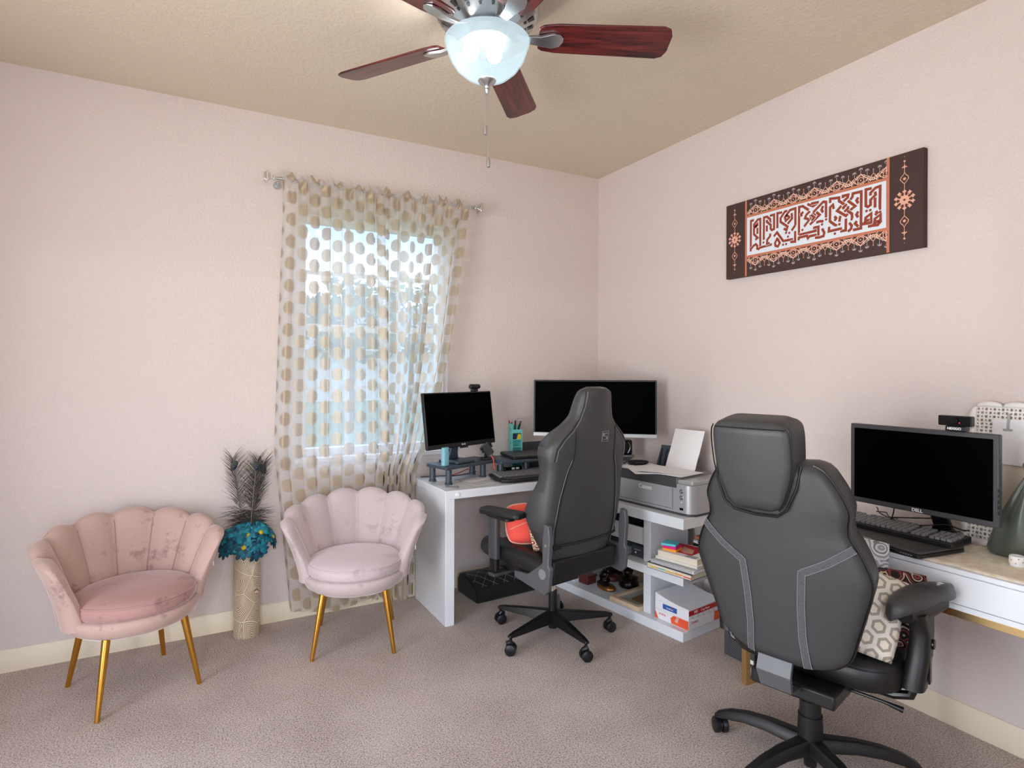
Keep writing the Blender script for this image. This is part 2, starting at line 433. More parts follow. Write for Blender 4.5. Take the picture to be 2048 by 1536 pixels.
# ------------------------------------------------------------------ room shell
H = 2.74; XW, YW = -4.0, -4.15
def shell():
    m = MB().bx(XW-.15, .15, YW-.15, .15, -.1, 0)
    struct(m.build('floor', 'carpet'), 'beige pink cut pile carpet covering the room', 'carpet')
    m = MB().bx(XW-.15, .15, YW-.15, .15, H, H+.1)
    struct(m.build('ceiling', 'ceil'), 'tan textured ceiling above the fan', 'ceiling')
    m = MB()                                              # window wall with its opening
    wx0, wx1, wz0, wz1 = -2.05, -1.165, .87, 2.245
    m.bx(XW-.15, wx0, 0, .15, 0, H); m.bx(wx1, .15, 0, .15, 0, H)
    m.bx(wx0, wx1, 0, .15, 0, wz0); m.bx(wx0, wx1, 0, .15, wz1, H)
    struct(m.build('wall_back', 'wall'), 'pink beige wall holding the curtained window', 'wall')
    m = MB().bx(0, .15, YW-.15, 0, 0, H)
    struct(m.build('wall_right', 'wall'), 'pink beige wall holding the calligraphy canvas', 'wall')
    m = MB(); lx0, lx1, lz0, lz1 = -3.45, -1.4, .12, 2.2  # unseen left wall, window opening added for fill light
    m.bx(XW-.15, XW, YW, lx0, 0, H); m.bx(XW-.15, XW, lx1, 0, 0, H)
    m.bx(XW-.15, XW, lx0, lx1, 0, lz0); m.bx(XW-.15, XW, lx0, lx1, lz1, H)
    struct(m.build('wall_left', 'wall'), 'pink beige wall on the left behind the viewer', 'wall')
    m = MB()                                              # wall with the doorway the photo is taken from
    m.bx(XW, -3.42, YW-.15, YW, 0, H); m.bx(-1.9, 0, YW-.15, YW, 0, H); m.bx(-3.42, -1.9, YW-.15, YW, 2.04, H)
    struct(m.build('wall_front', 'wall'), 'pink beige wall behind the viewer with the doorway', 'wall')
    def base(name, pts):
        m = MB(); prof = [(0, 0), (.014, 0), (.014, .078), (.010, .084), (.010, .092), (.005, .1), (0, .1)]
        (ax, ay), (bx_, by) = pts; d = V((bx_-ax, by-ay, 0)).normalized(); nrm = V((d.y, -d.x, 0))
        r0 = [V((ax, ay, z)) + nrm*t for t, z in prof]; r1 = [V((bx_, by, z)) + nrm*t for t, z in prof]
        m.loft([r0, r1])
        struct(m.build(name, 'trim'), 'cream painted baseboard along the wall', 'baseboard')
    base('baseboard_back', ((XW, 0), (0, 0)))
    base('baseboard_right', ((0, 0), (0, YW)))
    base('baseboard_left', ((XW, YW), (XW, 0)))
    # window_1
    w = bpy.data.objects.new('window_1', None); C.objects.link(w); w.location = ((wx0+wx1)/2, .09, wz0)
    struct(w, 'white framed window behind the sheer curtains', 'window')
    W, Hh = (wx1-wx0), (wz1-wz0)
    f = MB(); t = .045
    f.bx(-W/2, -W/2+t, -.035, .035, 0, Hh); f.bx(W/2-t, W/2, -.035, .035, 0, Hh)
    f.bx(-W/2+t, W/2-t, -.035, .035, 0, t); f.bx(-W/2+t, W/2-t, -.035, .035, Hh-t, Hh)
    f.build('window_frame', 'whitemat', w, bevel=.004)
    f = MB().bx(-W/2+t, W/2-t, -.03, .01, .715, .755); f.build('meeting_rail', 'whitemat', w, bevel=.003)
    f = MB()
    for z in (.39, 1.05): f.bx(-W/2+t, W/2-t, -.008, .004, z-.011, z+.011)
    for x in (-.155, .155): f.bx(x-.011, x+.011, -.0065, .0025, t, Hh-t)
    f.build('muntins', 'whitemat', w)
    f = MB().bx(-W/2+t*.9, W/2-t*.9, .008, .012, t*.9, Hh-t*.9); f.build('pane', 'glass', w)
    f = MB().bx(-W/2-.03, W/2+.03, -.125, -.036, -.022, .002); f.build('window_sill', 'whitemat', w, bevel=.004)
    # fill_window, unseen, added to let low fill light in
    w = bpy.data.objects.new('fill_window', None); C.objects.link(w); w.location = (XW-.08, (lx0+lx1)/2, lz0)
    struct(w, 'unseen white framed window added in the left wall for fill light', 'window')
    f = MB(); W = lx1-lx0; Hh = lz1-lz0
    for a, b in ((-W/2, -W/2+t), (W/2-t, W/2), (-.02, .02)): f.bx(-.035, .035, a, b, 0, Hh)
    f.bx(-.035, .035, -W/2+t, W/2-t, 0, t); f.bx(-.035, .035, -W/2+t, W/2-t, Hh-t, Hh)
    f.build('window_frame', 'whitemat', w)
shell()

# ------------------------------------------------------------------ outside
m = MB().bx(-30, 30, .2, 60, -.3, -.2)
struct(m.build('ground', 'grass'), 'lawn outside the window', 'lawn')
h = thing('neighbour_house', 'pale house with a tiled roof seen through the sheer curtains', 'house', (6, 27, -.2))
MB().bx(-9, 9, 0, 8, 0, 2.75).build('house_wall', 'stucco', h)
m = MB()
for i in range(26):                                       # courses of tiles
    a, b = i/26, (i+1)/26
    z0, z1 = 2.75+2.6*a, 2.75+2.6*b; y0, y1 = -.6+4.6*a, -.6+4.6*b
    m.loft([[V((-9.6, y0, z0+.0)), V((-9.6, y1, z1)), V((-9.6, y1, z1-.12)), V((-9.6, y0, z0-.12))],
            [V((9.6, y0, z0+.07)), V((9.6, y1, z1)), V((9.6, y1, z1-.12)), V((9.6, y0, z0-.05))]])
m.bx(-9.6, 9.6, 4.0, 9, 4.9, 5.3)
m.build('tiled_roof', 'tile', h, smooth=20)
MB().bx(-9.6, 9.6, -.72, -.6, 2.55, 2.75).build('gutter', 'whitemat', h)
def tree(x, y, hgt, r, label):
    t = thing('tree', label, 'tree', (x, y, -.2), group='trees outside the window')
    MB().tube([(0, 0, 0), (.05, 0, hgt*.5), (0, .05, hgt*.8)], [.14, .1, .04]).build('trunk', 'bark', t)
    m = MB(); rnd = random.Random(int(x*10))
    for i in range(420):
        d = V((rnd.gauss(0, 1), rnd.gauss(0, 1), rnd.gauss(0, 1))).normalized()*r*(.55+.45*rnd.random())
        c = V((0, 0, hgt-r*.6)) + V((d.x, d.y, d.z*.9))
        a = V((rnd.gauss(0, 1), rnd.gauss(0, 1), rnd.gauss(0, 1))).normalized(); b = a.orthogonal().normalized()
        k = .16+.14*rnd.random()
        m.quad(c+a*k, c+b*k*.6, c-a*k, c-b*k*.6)
    m.build('foliage', 'leaf', t)
tree(-1.4, 12.5, 3.6, 1.3, 'leafy tree outside on the left of the window view')
tree(1.9, 15, 4.0, 1.5, 'leafy tree outside toward the middle of the window view')
tree(5.2, 19, 4.6, 1.8, 'leafy tree outside on the right of the window view')

# ------------------------------------------------------------------ curtain rod + curtains
rod = thing('curtain_rod', 'thin nickel curtain rod with square finials above the window', 'curtain rod', (-1.61, -.1, 2.372))
MB().cyl((-.575, 0, 0), (.575, 0, 0), .008, n=12).build('rod', 'nickel', rod)
for s in (-1, 1):
    m = MB()
    m.box((s*.583, 0, 0), (.01, .026, .026)); m.box((s*.594, 0, 0), (.016, .017, .017)); m.box((s*.606, 0, 0), (.01, .034, .034))
    m.box((s*.618, 0, 0), (.016, .054, .054)); m.box((s*.629, 0, 0), (.008, .042, .042))
    m.build('finial', 'chrome', rod, bevel=.003)
    m = MB(); m.cyl((s*.556, .003, 0), (s*.556, .094, -.012), .005, n=10); m.cyl((s*.556, .090, -.012), (s*.556, .098, -.012), .02, n=16)
    m.build('bracket', 'nickel', rod)
def curtain(label, L, Rr, n, seed, full, zb):
    rnd = random.Random(seed); ph = [rnd.uniform(0, 6.28) for _ in range(6)]
    def ed(tab, z):
        for (z0, x0), (z1, x1) in zip(tab, tab[1:]):
            if z0 >= z >= z1: return x0 + (x1-x0)*(z0-z)/(z0-z1)
        return tab[-1][1] if z < tab[-1][0] else tab[0][1]
    NS, NZ = 240, 60
    zt = 2.395
    def fold(s, k):
        w = sin(2*pi*n*s + ph[0] + .8*sin(2*pi*1.7*s+ph[1])) + .45*sin(2*pi*n*1.83*s + ph[2])
        return w*(.55+.45*sin(2*pi*2.3*s+ph[3]))
    mb = MB(); uvl = mb.bm.loops.layers.uv.new('UV')
    W = L[0][1]; wid = abs(Rr[0][1]-L[0][1])
    us = [full*wid*i/NS + .012*sin(2*pi*n*i/NS+ph[4]) for i in range(NS+1)]
    rows = []
    for j in range(NZ+1):
        k = j/NZ
        if k < .12: z = zt - .11*(k/.12)
        else: z = zt-.11 - (zt-.11-zb)*((k-.12)/.88)
        row = []
        xl, xr = ed(L, z), ed(Rr, z)
        amp = .006 + .022*min(1, max(0, (zt-z)/.5))
        if z > 2.28:
            amp = .010 if z > 2.355 else .010
        for i in range(NS+1):
            s = i/NS
            x = xl + (xr-xl)*s + .010*sin(2*pi*n*s+ph[5])
            f = fold(s, 0) if z < 2.28 else sin(2*pi*n*2.2*s+ph[2])*(1-(z-2.28)/.4) + .3*fold(s, 0)
            y = -.1 + amp*f
            if z > 2.35: y = -.1 + (-.0165 if (z < 2.385) else -.006) - abs(amp*.5*f)*.6
            if z < .9: y += .012*(.9-z)*sin(5*s+ph[1])
            y = min(y, -.055 if z < .98 else -.028)
            if z < .85: y = max(y, -.098)
            zz = z + (.014*sin(2*pi*n*2.2*s+ph[2]) + .008*sin(31*s) if z > zt-.02 else 0) + (.018*sin(6*s+ph[3]) if k > .985 else 0)
            row.append((V((x, y, zz)), us[i], z))
        rows.append(row)
    vs = [[mb.bm.verts.new(p) for p, _, _ in r] for r in rows]
    for j in range(NZ):
        for i in range(NS):
            fc = mb.bm.faces.new((vs[j][i], vs[j][i+1], vs[j+1][i+1], vs[j+1][i]))
            for lp, (a, b) in zip(fc.loops, ((j, i), (j, i+1), (j+1, i+1), (j+1, i))):
                lp[uvl].uv = (rows[a][b][1]+.3*seed, rows[a][b][2]+.02*seed)
    o = mb.build('curtain', 'curtain', smooth=180)
    tag(o, label, 'curtain', 'sheer gold dotted curtains')
curtain('left sheer curtain panel with gold dots, over the left part of the window', [(2.4, -2.152), (2.2, -2.15), (.95, -2.19), (.03, -2.10)], [(2.4, -1.60), (.9, -1.565), (.03, -1.65)], 9, 1, 1.35, .05)
curtain('right sheer curtain panel with gold dots, gathered beside the white desk', [(2.4, -1.64), (.9, -1.61), (.03, -1.655)], [(2.4, -1.045), (2.3, -1.065), (1.5, -1.19), (1.1, -1.285), (.9, -1.345), (.76, -1.405), (.03, -1.42)], 8, 2, 1.45, .035)

# ------------------------------------------------------------------ ceiling fan
fan = thing('ceiling_fan', 'brushed nickel ceiling fan with mahogany blades and a lit frosted bowl', 'ceiling fan', (-1.655, -1.53, H))
Z = -H
m = MB(); m.lathe([(.085, 0), (.085, -.03), (.1, -.045), (.17, -.052), (.185, -.062), (.185, -.105), (.178, -.118), (.12, -.15), (.088, -.162), (.07, -.165)], 48)
for i in range(20):                                       # louvre slots of the housing
    a = 2*pi*i/20; r0, z0, r1, z1 = .176, -.1215, .128, -.1468
    for u, v in ((.13, .6), (.68, .9)):
        p = []
        for t_, ww in ((u, .011 if u < .5 else .006), (v, .006 if u < .5 else .004)):
            rr = r0+(r1-r0)*t_; zz = z0+(z1-z0)*t_-.0015
            p += [V(((rr*cos(a+sg*ww/rr)), rr*sin(a+sg*ww/rr), zz)) for sg in ((-1, 1) if t_ == u else (1, -1))]
        m.quad(*p).material_index = 1
m.build('motor_housing', 'nickel', fan, smooth=30, extra=('darkgrey',))
MB().lathe([(.07, -.16), (.066, -.185), (.075, -.19), (.075, -.205), (.09, -.208)], 40).build('switch_housing', 'nickel', fan)
prof_o = [(.149, -.197), (.153, -.2), (.1525, -.206), (.147, -.212), (.144, -.23), (.134, -.258), (.112, -.292), (.082, -.318), (.045, -.335), (.012, -.34)]
prof_i = [(r-.004 if r > .02 else .012, z+.004) for r, z in prof_o]
MB().lathe(list(reversed(prof_i)) + prof_o, 64, cap=False).build('bowl_shade', 'bowl', fan, smooth=60)
for x, y, z in ((-.060, .010, -.246), (.036, .014, -.226)):
    MB().sph((x, y, z), (.029, .029, .034), 20).build('bulb', 'bulb', fan)
MB().lathe([(.0, -.333), (.03, -.335), (.033, -.34), (.029, -.346), (.014, -.353), (.009, -.358), (.012, -.363), (.009, -.368), (.011, -.373), (.007, -.379), (.005, -.386), (.0, -.388)], 28).build('finial', 'nickel', fan)
for (dx, dy, z1, name) in ((-.008, -.004, -.50, 'a'), (.008, .004, -.61, 'b')):
    m = MB(); z = -.384
    m.cyl((dx*.4, dy*.4, -.38), (dx, dy, z1), .0008, n=6)
    while z > z1:
        m.sph((dx, dy, z), .0019, 6); z -= .0052
    ch = m.build('pull_chain', 'nickel', fan)
    MB().lathe([(.0, 0), (.004, -.002), (.0065, -.01), (.0075, -.024), (.006, -.036), (.0, -.038)], 14, M.Translation((dx, dy, z1))).build('fob', 'nickel', ch)
for ang in (-25, 49, 123.5, 196, 268):
    rot = M.Rotation(R(ang), 4, 'Z') @ M.Translation((0, 0, -.178)) @ M.Rotation(R(-15), 4, 'X')
    prof = [(.185, -.045), (.2, -.056), (.25, -.064), (.63, -.072), (.655, -.062), (.667, -.035), (.667, .035), (.655, .062), (.63, .072), (.25, .064), (.2, .056), (.185, .045)]
    b = MB().prism(prof, -.004, .004)
    o = b.build('blade', 'blade', fan, bevel=.002)
    o.matrix_local = rot
    i_ = MB()
    i_.loft([[V((.085, -.013, .012)), V((.085, .013, .012)), V((.085, .013, .02)), V((.085, -.013, .02))],
             [V((.14, -.015, -.012)), V((.14, .015, -.012)), V((.14, .015, -.004)), V((.14, -.015, -.004))],
             [V((.19, -.02, -.018)), V((.19, .02, -.018)), V((.19, .02, -.006)), V((.19, -.02, -.006))],
             [V((.235, -.032, -.015)), V((.235, .032, -.015)), V((.235, .032, -.005)), V((.235, -.032, -.005))],
             [V((.262, -.026, -.011)), V((.262, .026, -.011)), V((.262, .026, -.005)), V((.262, -.026, -.005))],
             [V((.275, -.008, -.007)), V((.275, .008, -.007)), V((.275, .008, -.005)), V((.275, -.008, -.005))]])
    i_.bm.normal_update()
    io = i_.build('blade_iron', 'nickel', fan, bevel=.003)
    io.matrix_local = rot

# ------------------------------------------------------------------ scalloped armchairs
def armchair(label, loc, rz, fab, seatfab):
    t = thing('scalloped_armchair', label, 'armchair', loc, rz, 'pink velvet scalloped armchairs')
    NP, K, TM = 8, 8, R(116)
    a0, b0, a1, b1 = .232, .228, .335, .285
    def surf(th, v, off, fr):
        e = v**1.35
        A, B = a0+(a1-a0)*e, b0+(b1-b0)*e
        q = abs(th)/TM
        bow = sin(pi*fr)**.75 if 0 < fr < 1 else 0
        zt = .69 - .115*q**1.7 + .028*bow
        z = .33 + (zt-.33)*v
        p = V((sin(th)*A, -cos(th)*B, z)); n = V((sin(th)/A, -cos(th)/B, -.25*v)).normalized()
        return p + n*off + n*0
    cols = []
    for c in range(NP*K+1):
        th = -TM + 2*TM*c/(NP*K); fr = (c % K)/K
        bow = sin(pi*fr)**.75 if fr > 0 else 0
        endt = min(1, min(c, NP*K-c)/3.0)
        tk = .052*sqrt(max(.02, 1-(1-endt)**2))
        path = []
        for i in range(11):
            v = i/10*.965
            path.append(surf(th, v, -(tk*.45*(1-.35*v)+.016*bow), fr))
        path.append(surf(th, .992, -tk*.18, fr)); path.append(surf(th, 1.0, 0, fr)); path.append(surf(th, .992, tk*.18, fr))
        for i in range(10, -1, -1):
            v = i/10*.965
            path.append(surf(th, v, tk*.45*(1-.35*v)+.014*bow, fr))
        cols.append(path)
    m = MB(); m.loft(cols, cap=True, closed=True)
    m.build('backrest', fab, t, smooth=75)
    for c in range(K, NP*K, K):
        th = -TM + 2*TM*c/(NP*K); pts = [surf(th, .12+.88*i/12, -.026*(1-.35*i/12)+(.02 if i == 12 else 0), 0) for i in range(13)]
        MB().tube(pts, .0028, 6).build('piping', seatfab, t)
    sc = M.Diagonal((1, .955, 1, 1))
    MB().lathe([(.0, .272), (.16, .274), (.21, .284), (.24, .305), (.254, .335), (.255, .352), (.246, .362), (.1, .364), (0, .364)], 48, sc).build('seat_base', fab, t, smooth=50)
    cu = M.Translation((0, .014, 0)) @ M.Diagonal((1, .98, 1, 1))
    MB().lathe([(.0, .362), (.19, .362), (.224, .366), (.233, .378), (.234, .408), (.228, .419), (.208, .432), (.15, .446), (.07, .45), (0, .451)], 48, cu).build('seat_cushion', seatfab, t, smooth=60)
    MB().tube([cu @ V((.232*cos(a), .232*sin(a), .416)) for a in [2*pi*i/48 for i in range(49)]], .0035, 6).build('cushion_piping', seatfab, t)
    for sx, sy in ((-1, 1), (1, 1), (-1, -1), (1, -1)):
        MB().tube([(sx*.145, sy*.15, .29), (sx*.189, sy*.2, 0)], [.0155, .0095], 16).build('leg', 'gold', t)
    MB().box((-.296, .08, .47), (.003, .012, .02)).build('care_tag', 'whiteprint', t)
    return t
armchair('dusty rose velvet scalloped armchair on gold legs, far left by the feather vase', (-2.79, -.41, 0), R(-69-90), 'velvet1', 'velvet1s')
armchair('paler pink velvet scalloped armchair on gold legs, in front of the curtains', (-1.84, -.42, 0), R(-106.4-90), 'velvet2', 'velvet2s')

# ------------------------------------------------------------------ vase, flowers, feathers
VX, VY = -2.318, -.105
vz = thing('floor_vase', 'tall gold cylinder vase with ribbed concentric pattern, between the armchairs', 'vase', (VX, VY, 0))
MB().lathe([(.0, .0), (.058, 0), (.063, .006), (.063, .445), (.06, .452), (.054, .45), (.053, .3), (0, .3)], 56).build('vase_body', 'vase', vz, smooth=50)
def flower_parts(t, r=.04, petal='petal', core='peach'):
    m = MB(); rnd = random.Random(3)
    for ring, (nn, rr, lift) in enumerate(((12, 1.0, .10), (10, .82, .34), (7, .58, .62))):
        for i in range(nn):
            a = 2*pi*(i+.4*ring)/nn + rnd.uniform(-.06, .06); L = r*rr*rnd.uniform(.9, 1.08); w = r*.205
            d = V((cos(a), sin(a), 0)); s = V((-sin(a), cos(a), 0)); pts = []
            for k, (q, ww) in enumerate(((.12, .35), (.5, 1), (.85, .85), (1, .25))):
                z = lift*L*q*(1.3-q*.7) + .004 - .1*r*q*q
                pts.append((d*L*q + V((0, 0, z)), ww*w))
            for (p, wa), (q_, wb) in zip(pts, pts[1:]):
                m.quad(p+s*wa, q_+s*wb, q_ + V((0, 0, .0015)), p + V((0, 0, .0015))); m.quad(p-s*wa, p + V((0, 0, .0015)), q_ + V((0, 0, .0015)), q_-s*wb)
    bmesh.ops.remove_doubles(m.bm, verts=m.bm.verts, dist=1e-6); m.build('petals', petal, t, smooth=60)
    MB().sph((0, 0, .008), (r*.2, r*.2, r*.13), 12).build('flower_centre', core, t)
fl = [(-.075, -.02, .53, -60, 20, 'at the upper left of the bunch'), (-.02, -.02, .545, -20, 35, 'at the top left of the bunch'),
      (.03, .01, .55, 10, 30, 'at the top right under the feathers'), (.0, -.055, .52, 5, 60, 'facing forward in the middle of the bunch'),
      (.05, -.045, .525, 25, 55, 'facing forward right of the middle'), (.098, -.02, .49, 70, 70, 'at the far right, drooping outward'),
      (-.02, -.085, .475, -10, 80, 'with its yellow centre showing at the lower front'), (-.085, -.055, .48, -55, 70, 'at the lower left, tilted outward'),
      (.035, -.08, .455, 20, 100, 'hanging lowest over the vase rim'), (-.055, -.075, .515, -35, 55, 'left of the middle, half tilted')]
protos = {}
for i, (dx, dy, z, yaw, tilt, where) in enumerate(fl):
    lab = 'teal silk daisy in the gold vase, ' + where
    kind = i in (3, 4, 5, 6)                                # these show their yellow centre
    if kind not in protos:
        o = protos[kind] = thing('silk_daisy', lab, 'flower', group='teal silk daisies'); flower_parts(o, core='peach' if kind else 'petaldark', petal='petal' if kind else 'petal2')
        MB().tube([(0, 0, 0), (0, 0, -.03)], .002, 6).build('flower_stem', 'stemgreen', o)
    else:
        o = clone(protos[kind]); o['label'] = lab
    o.location = (VX+dx*1.12, VY+dy-.005, z)
    o.rotation_euler = (M.Rotation(R(yaw), 3, 'Z') @ M.Rotation(R(tilt), 3, 'X')).to_euler()
    o.scale = (1.55, 1.55, 1.55)
def feather(label, tipx, tipy, ht, flip, seed):
    t = thing('peacock_feather', label, 'feather', (VX, VY, .305), group='peacock feathers')
    rnd = random.Random(seed)
    def spine(q): return V((tipx*q**1.8 + .012*flip*(1-q), tipy*q, ht*q))
    MB().tube([spine(i/14) for i in range(15)], [.0022*(1-.6*i/14) for i in range(15)], 6).build('quill', 'quill', t)
    m = MB()
    for i in range(230):
        q = .42 + .57*(i/230); s = 1 if i % 2 else -1
        p = spine(q); L = (.11-.03*q)*rnd.uniform(.6, 1.15)*(1 if q < .9 else .8); upw = .5 + 1.0*q + rnd.uniform(-.25, .25)
        d = V((s*1.0, rnd.uniform(-.35, .35), upw)).normalized()
        if q < .56: d = V((s, rnd.uniform(-.5, .3), rnd.uniform(-.25, .7))).normalized()
        p1 = p + d*L*.55 + V((0, 0, .004)); p2 = p + d*L + V((s*.010, 0, -.010 if q < .6 else .008))
        w = V((0, 0, .0009)) if abs(d.z) < .6 else V((.0009, 0, 0))
        m.quad(p-w, p1-w, p1+w, p+w); m.quad(p1-w, p2-w*.3, p2+w*.3, p1+w)
    m.build('barbs', 'barb', t)
    e = spine(.93)
    rot = M.Rotation(R(-22*flip), 3, 'Y')
    ey = MB().sph(e + V((0, -.006, 0)), (.016, .003, .027), 20, rot).build('feather_eye', 'eyegreen', t)
    MB().sph(e + V((0, -.008, -.006)), (.009, .003, .010), 16, rot).build('eye_spot', 'eyeblue', ey)
feather('peacock feather leaning left out of the gold vase', -.068, .015, .61, -1, 1)
feather('peacock feather standing right of the middle of the gold vase', .048, -.02, .60, 1, 2)
feather('peacock feather leaning farthest right out of the gold vase', .085, .02, .58, 1, 3)
# ------------------------------------------------------------------ white corner desk
DT = .72
desk = thing('white_desk', 'white lacquer desk on a panel leg under the two black monitors', 'desk', (-.72, -.27, 0))
def dk(x0, x1, y0, y1, z0, z1): return MB().bx(x0+.72, x1+.72, y0+.27, y1+.27, z0, z1)
dk(-1.39, -.06, -.515, -.045, .675, DT).build('desktop', 'white', desk, bevel=.002)
dk(-1.388, -1.336, -.513, -.047, 0, .6745).build('leg_panel', 'white', desk, bevel=.002)
dk(-.50, -.20, -.30, -.12, .619, .6745).build('support_block', 'white', desk)
MB().cyl((-1.32+.72, -.515+.27, .697), (-1.32+.72, -.521+.27, .697), .011, n=20).build('bumper', 'whiteprint', desk, bevel=.002)
dk(-.80, -.765, -.50, -.44, .645, .6745).build('cable_clip', 'black', desk, bevel=.004)

US, UC = .1305, .9914
def UW(v, u, z=0): return V((-.412+UC*v-US*u, -1.25+US*v+UC*u, z))
UR = R(7.5)
su = thing('shelf_unit', 'white open shelf unit carrying the grey printer, beside the white desk', 'shelf unit', UW(0, 0), UR)
def ub(name, x0, x1, y0, y1, z0, z1): MB().bx(x0, x1, y0, y1, z0, z1).build(name, 'white', su, bevel=.002)
ub('bottom_board', 0, .375, 0, 1.1, 0, .05); ub('middle_shelf', 0, .375, 0, 1.1, .2805, .3245); ub('top_board', 0, .375, 0, 1.1, .5635, .6186)
for y0 in (.25, .86):
    ub('upright', .048, .37, y0, y0+.05, .0502, .2803); ub('upright', .048, .37, y0, y0+.05, .3247, .5633)

# ---- grey printer on top
pr = thing('photo_printer', 'wide grey printer on top of the white shelf unit', 'printer', UW(.055, -.015, .6188), UR)
pw, pd, ph = .585, .315, .19
cr = .05
ol = [(0, 0+.002), (0, pw), (pd, pw), (pd, .03), (pd-.03, 0)] + [(cr-cr*sin(a), cr-cr*cos(a)) for a in [R(90*i/8) for i in range(9)]]
ol = [(0, pw), (pd, pw), (pd, .03), (pd-.03, 0), (cr, 0)] + [(cr-cr*sin(R(90*i/8)), cr-cr*cos(R(90*i/8))) for i in range(1, 9)]
ol = list(reversed(ol))
MB().prism(ol, .012, ph-.03).build('printer_body', 'silver', pr, bevel=.003)
MB().prism([(x*.97+.008, y*.985+.006) for x, y in ol], 0, .0118).build('printer_base', 'darkgrey', pr)
MB().bx(0, pd, .0, .095, ph-.03, ph-.006).build('control_column', 'silver', pr, bevel=.006)
MB().bx(-.002, pd-.02, .097, pw, ph-.055+.025, ph).build('scanner_lid', 'midgrey', pr, bevel=.005)
MB().bx(-.004, .0, .1, pw-.002, ph-.052, ph-.0).build('lid_front_edge', 'darkgrey', pr, bevel=.002)
MB().bx(-.0016, .0, .124, .1255, .02, ph-.055).build('seam', 'darkgrey', pr)
MB().bx(-.0014, .0, .13, pw, .026, .028).build('tray_seam', 'darkgrey', pr)
for z in (.125, .093):
    b = MB().cyl((-.004, .068, z), (.002, .068, z), .0115, n=24).build('round_button', 'chrome', pr, bevel=.001)
    MB().cyl((-.0055, .068, z), (-.003, .068, z), .0075, n=20).build('button_cap', 'midgrey', b)
MB().cyl((-.002, .068, .068), (.001, .068, .068), .003, n=12).build('indicator', 'whiteprint', pr)
MB().bx(-.001, .002, .058, .08, .028, .04).build('card_slot', 'blackgloss', pr)
text('Canon', .034, frame3((-.0018, .31, .112), (0, -1, 0), (0, 0, 1)), 'whiteprint', pr, 'brand_lettering', bold=.0006)
tr = MB().loft([[V((.262, .19, ph-.02)), V((.262, .46, ph-.02)), V((.27, .46, ph-.02)), V((.27, .19, ph-.02))],
                [V((.305, .20, ph+.115)), V((.305, .45, ph+.115)), V((.312, .45, ph+.115)), V((.312, .20, ph+.115))]]).build('rear_paper_tray', 'bluegrey', pr, bevel=.002)
for y in (.37, .395, .43):
    MB().loft([[V((.2605, y, ph)), V((.2605, y+.012, ph)), V((.263, y+.012, ph)), V((.263, y, ph))], [V((.3005, y, ph+.10)), V((.3005, y+.012, ph+.10)), V((.304, y+.012, ph+.10)), V((.304, y, ph+.10))]]).build('tray_rib', 'black', tr)
# loose paper
PT = .6188+.19
def sheet(label, v, u, z, rz, w=.216, l=.279, curl=.004, grp='loose sheets on the grey printer', th=.0012, mt='paper'):
    t = MB(); n = 8
    g = [[V((-w/2+w*i/n, -l/2+l*j/n, curl*(abs(i/n-.5)*2)**3*(1 if j > n/2 else .3))) for i in range(n+1)] for j in range(n+1)]
    lo = [[p - V((0, 0, th)) for p in r] for r in g]
    t.sheet(g); t.sheet(lo)
    ring = [(0, i) for i in range(n+1)] + [(j, n) for j in range(1, n+1)] + [(n, i) for i in range(n-1, -1, -1)] + [(j, 0) for j in range(n-1, 0, -1)]
    for a, b in zip(ring, ring[1:]+ring[:1]): t.quad(g[a[0]][a[1]], g[b[0]][b[1]], lo[b[0]][b[1]], lo[a[0]][a[1]])
    bmesh.ops.remove_doubles(t.bm, verts=t.bm.verts, dist=1e-6)
    o = t.build('paper_sheet', mt, smooth=60); o.location = UW(v, u, z); o.rotation_euler = (0, 0, R(rz))
    return tag(o, label, 'paper', grp)
sheet('white sheet at the left end of the grey printer, lowest of the loose pages', .17, .40, PT+.0016, 20)
sheet('white sheet lying across the middle of the grey printer lid', .155, .36, PT+.0034, -8)
sheet('white sheet turned slantwise over the front edge of the grey printer', .12, .27, PT+.0052, 62, curl=.002)
sheet('white sheet near the right end of the grey printer, under the topmost page', .15, .205, PT+.0068, 12)
sheet('topmost white sheet on the grey printer, its corner pointing forward', .16, .235, PT+.0084, 38, curl=.006)
o = sheet('white sheet standing in the rear tray of the grey printer', .315, .235, PT+.098, 0, .2, .26)
o.rotation_euler = (M.Rotation(UR, 3, 'Z') @ M.Rotation(R(-68), 3, 'Y') @ M.Rotation(R(90), 3, 'Z')).to_euler()
hs = thing('coiled_headset', 'black coiled headset lying at the back left end of the grey printer', 'headset', UW(.23, .505, PT+.001))
m = MB()
for k in range(3):
    m.tube([((.055+.005*k)*cos(a), (.045+.004*k)*sin(a), .005+.005*k) for a in [2*pi*i/28 for i in range(29)]], .004, 6)
m.build('headset_cord', 'black', hs)
MB().sph((-.045, -.035, .012), (.02, .015, .011), 14).build('ear_cup', 'blackgloss', hs)

# ---- inkjet printer on the middle shelf
hp = thing('inkjet_printer', 'white and slate inkjet printer inside the white shelf unit', 'printer', UW(.075, .31, .3247), UR)
L = .43
MB().bx(.01, .285, 0, L, 0, .068).build('printer_base', 'bluegrey', hp, bevel=.004)
MB().bx(0, .285, 0, L, .075, .17).build('front_panel', 'whitemat', hp, bevel=.004)
MB().bx(.006, .28, .004, L-.004, .0682, .0748).build('shadow_gap', 'black', hp)
MB().bx(.004, .285, 0, L, .1702, .205).build('scanner_lid', 'blackgloss', hp, bevel=.004)
MB().bx(-.04, .0098, .1, .33, .006, .05).build('output_tray', 'midgrey', hp, bevel=.008)
MB().bx(-.004, .0098, .002, .098, .004, .062).build('ink_cover', 'bluegrey', hp, bevel=.004)
d = MB().cyl((-.0015, .245, .125), (.001, .245, .125), .0165, n=32).build('logo_disc', 'darkgrey', hp)
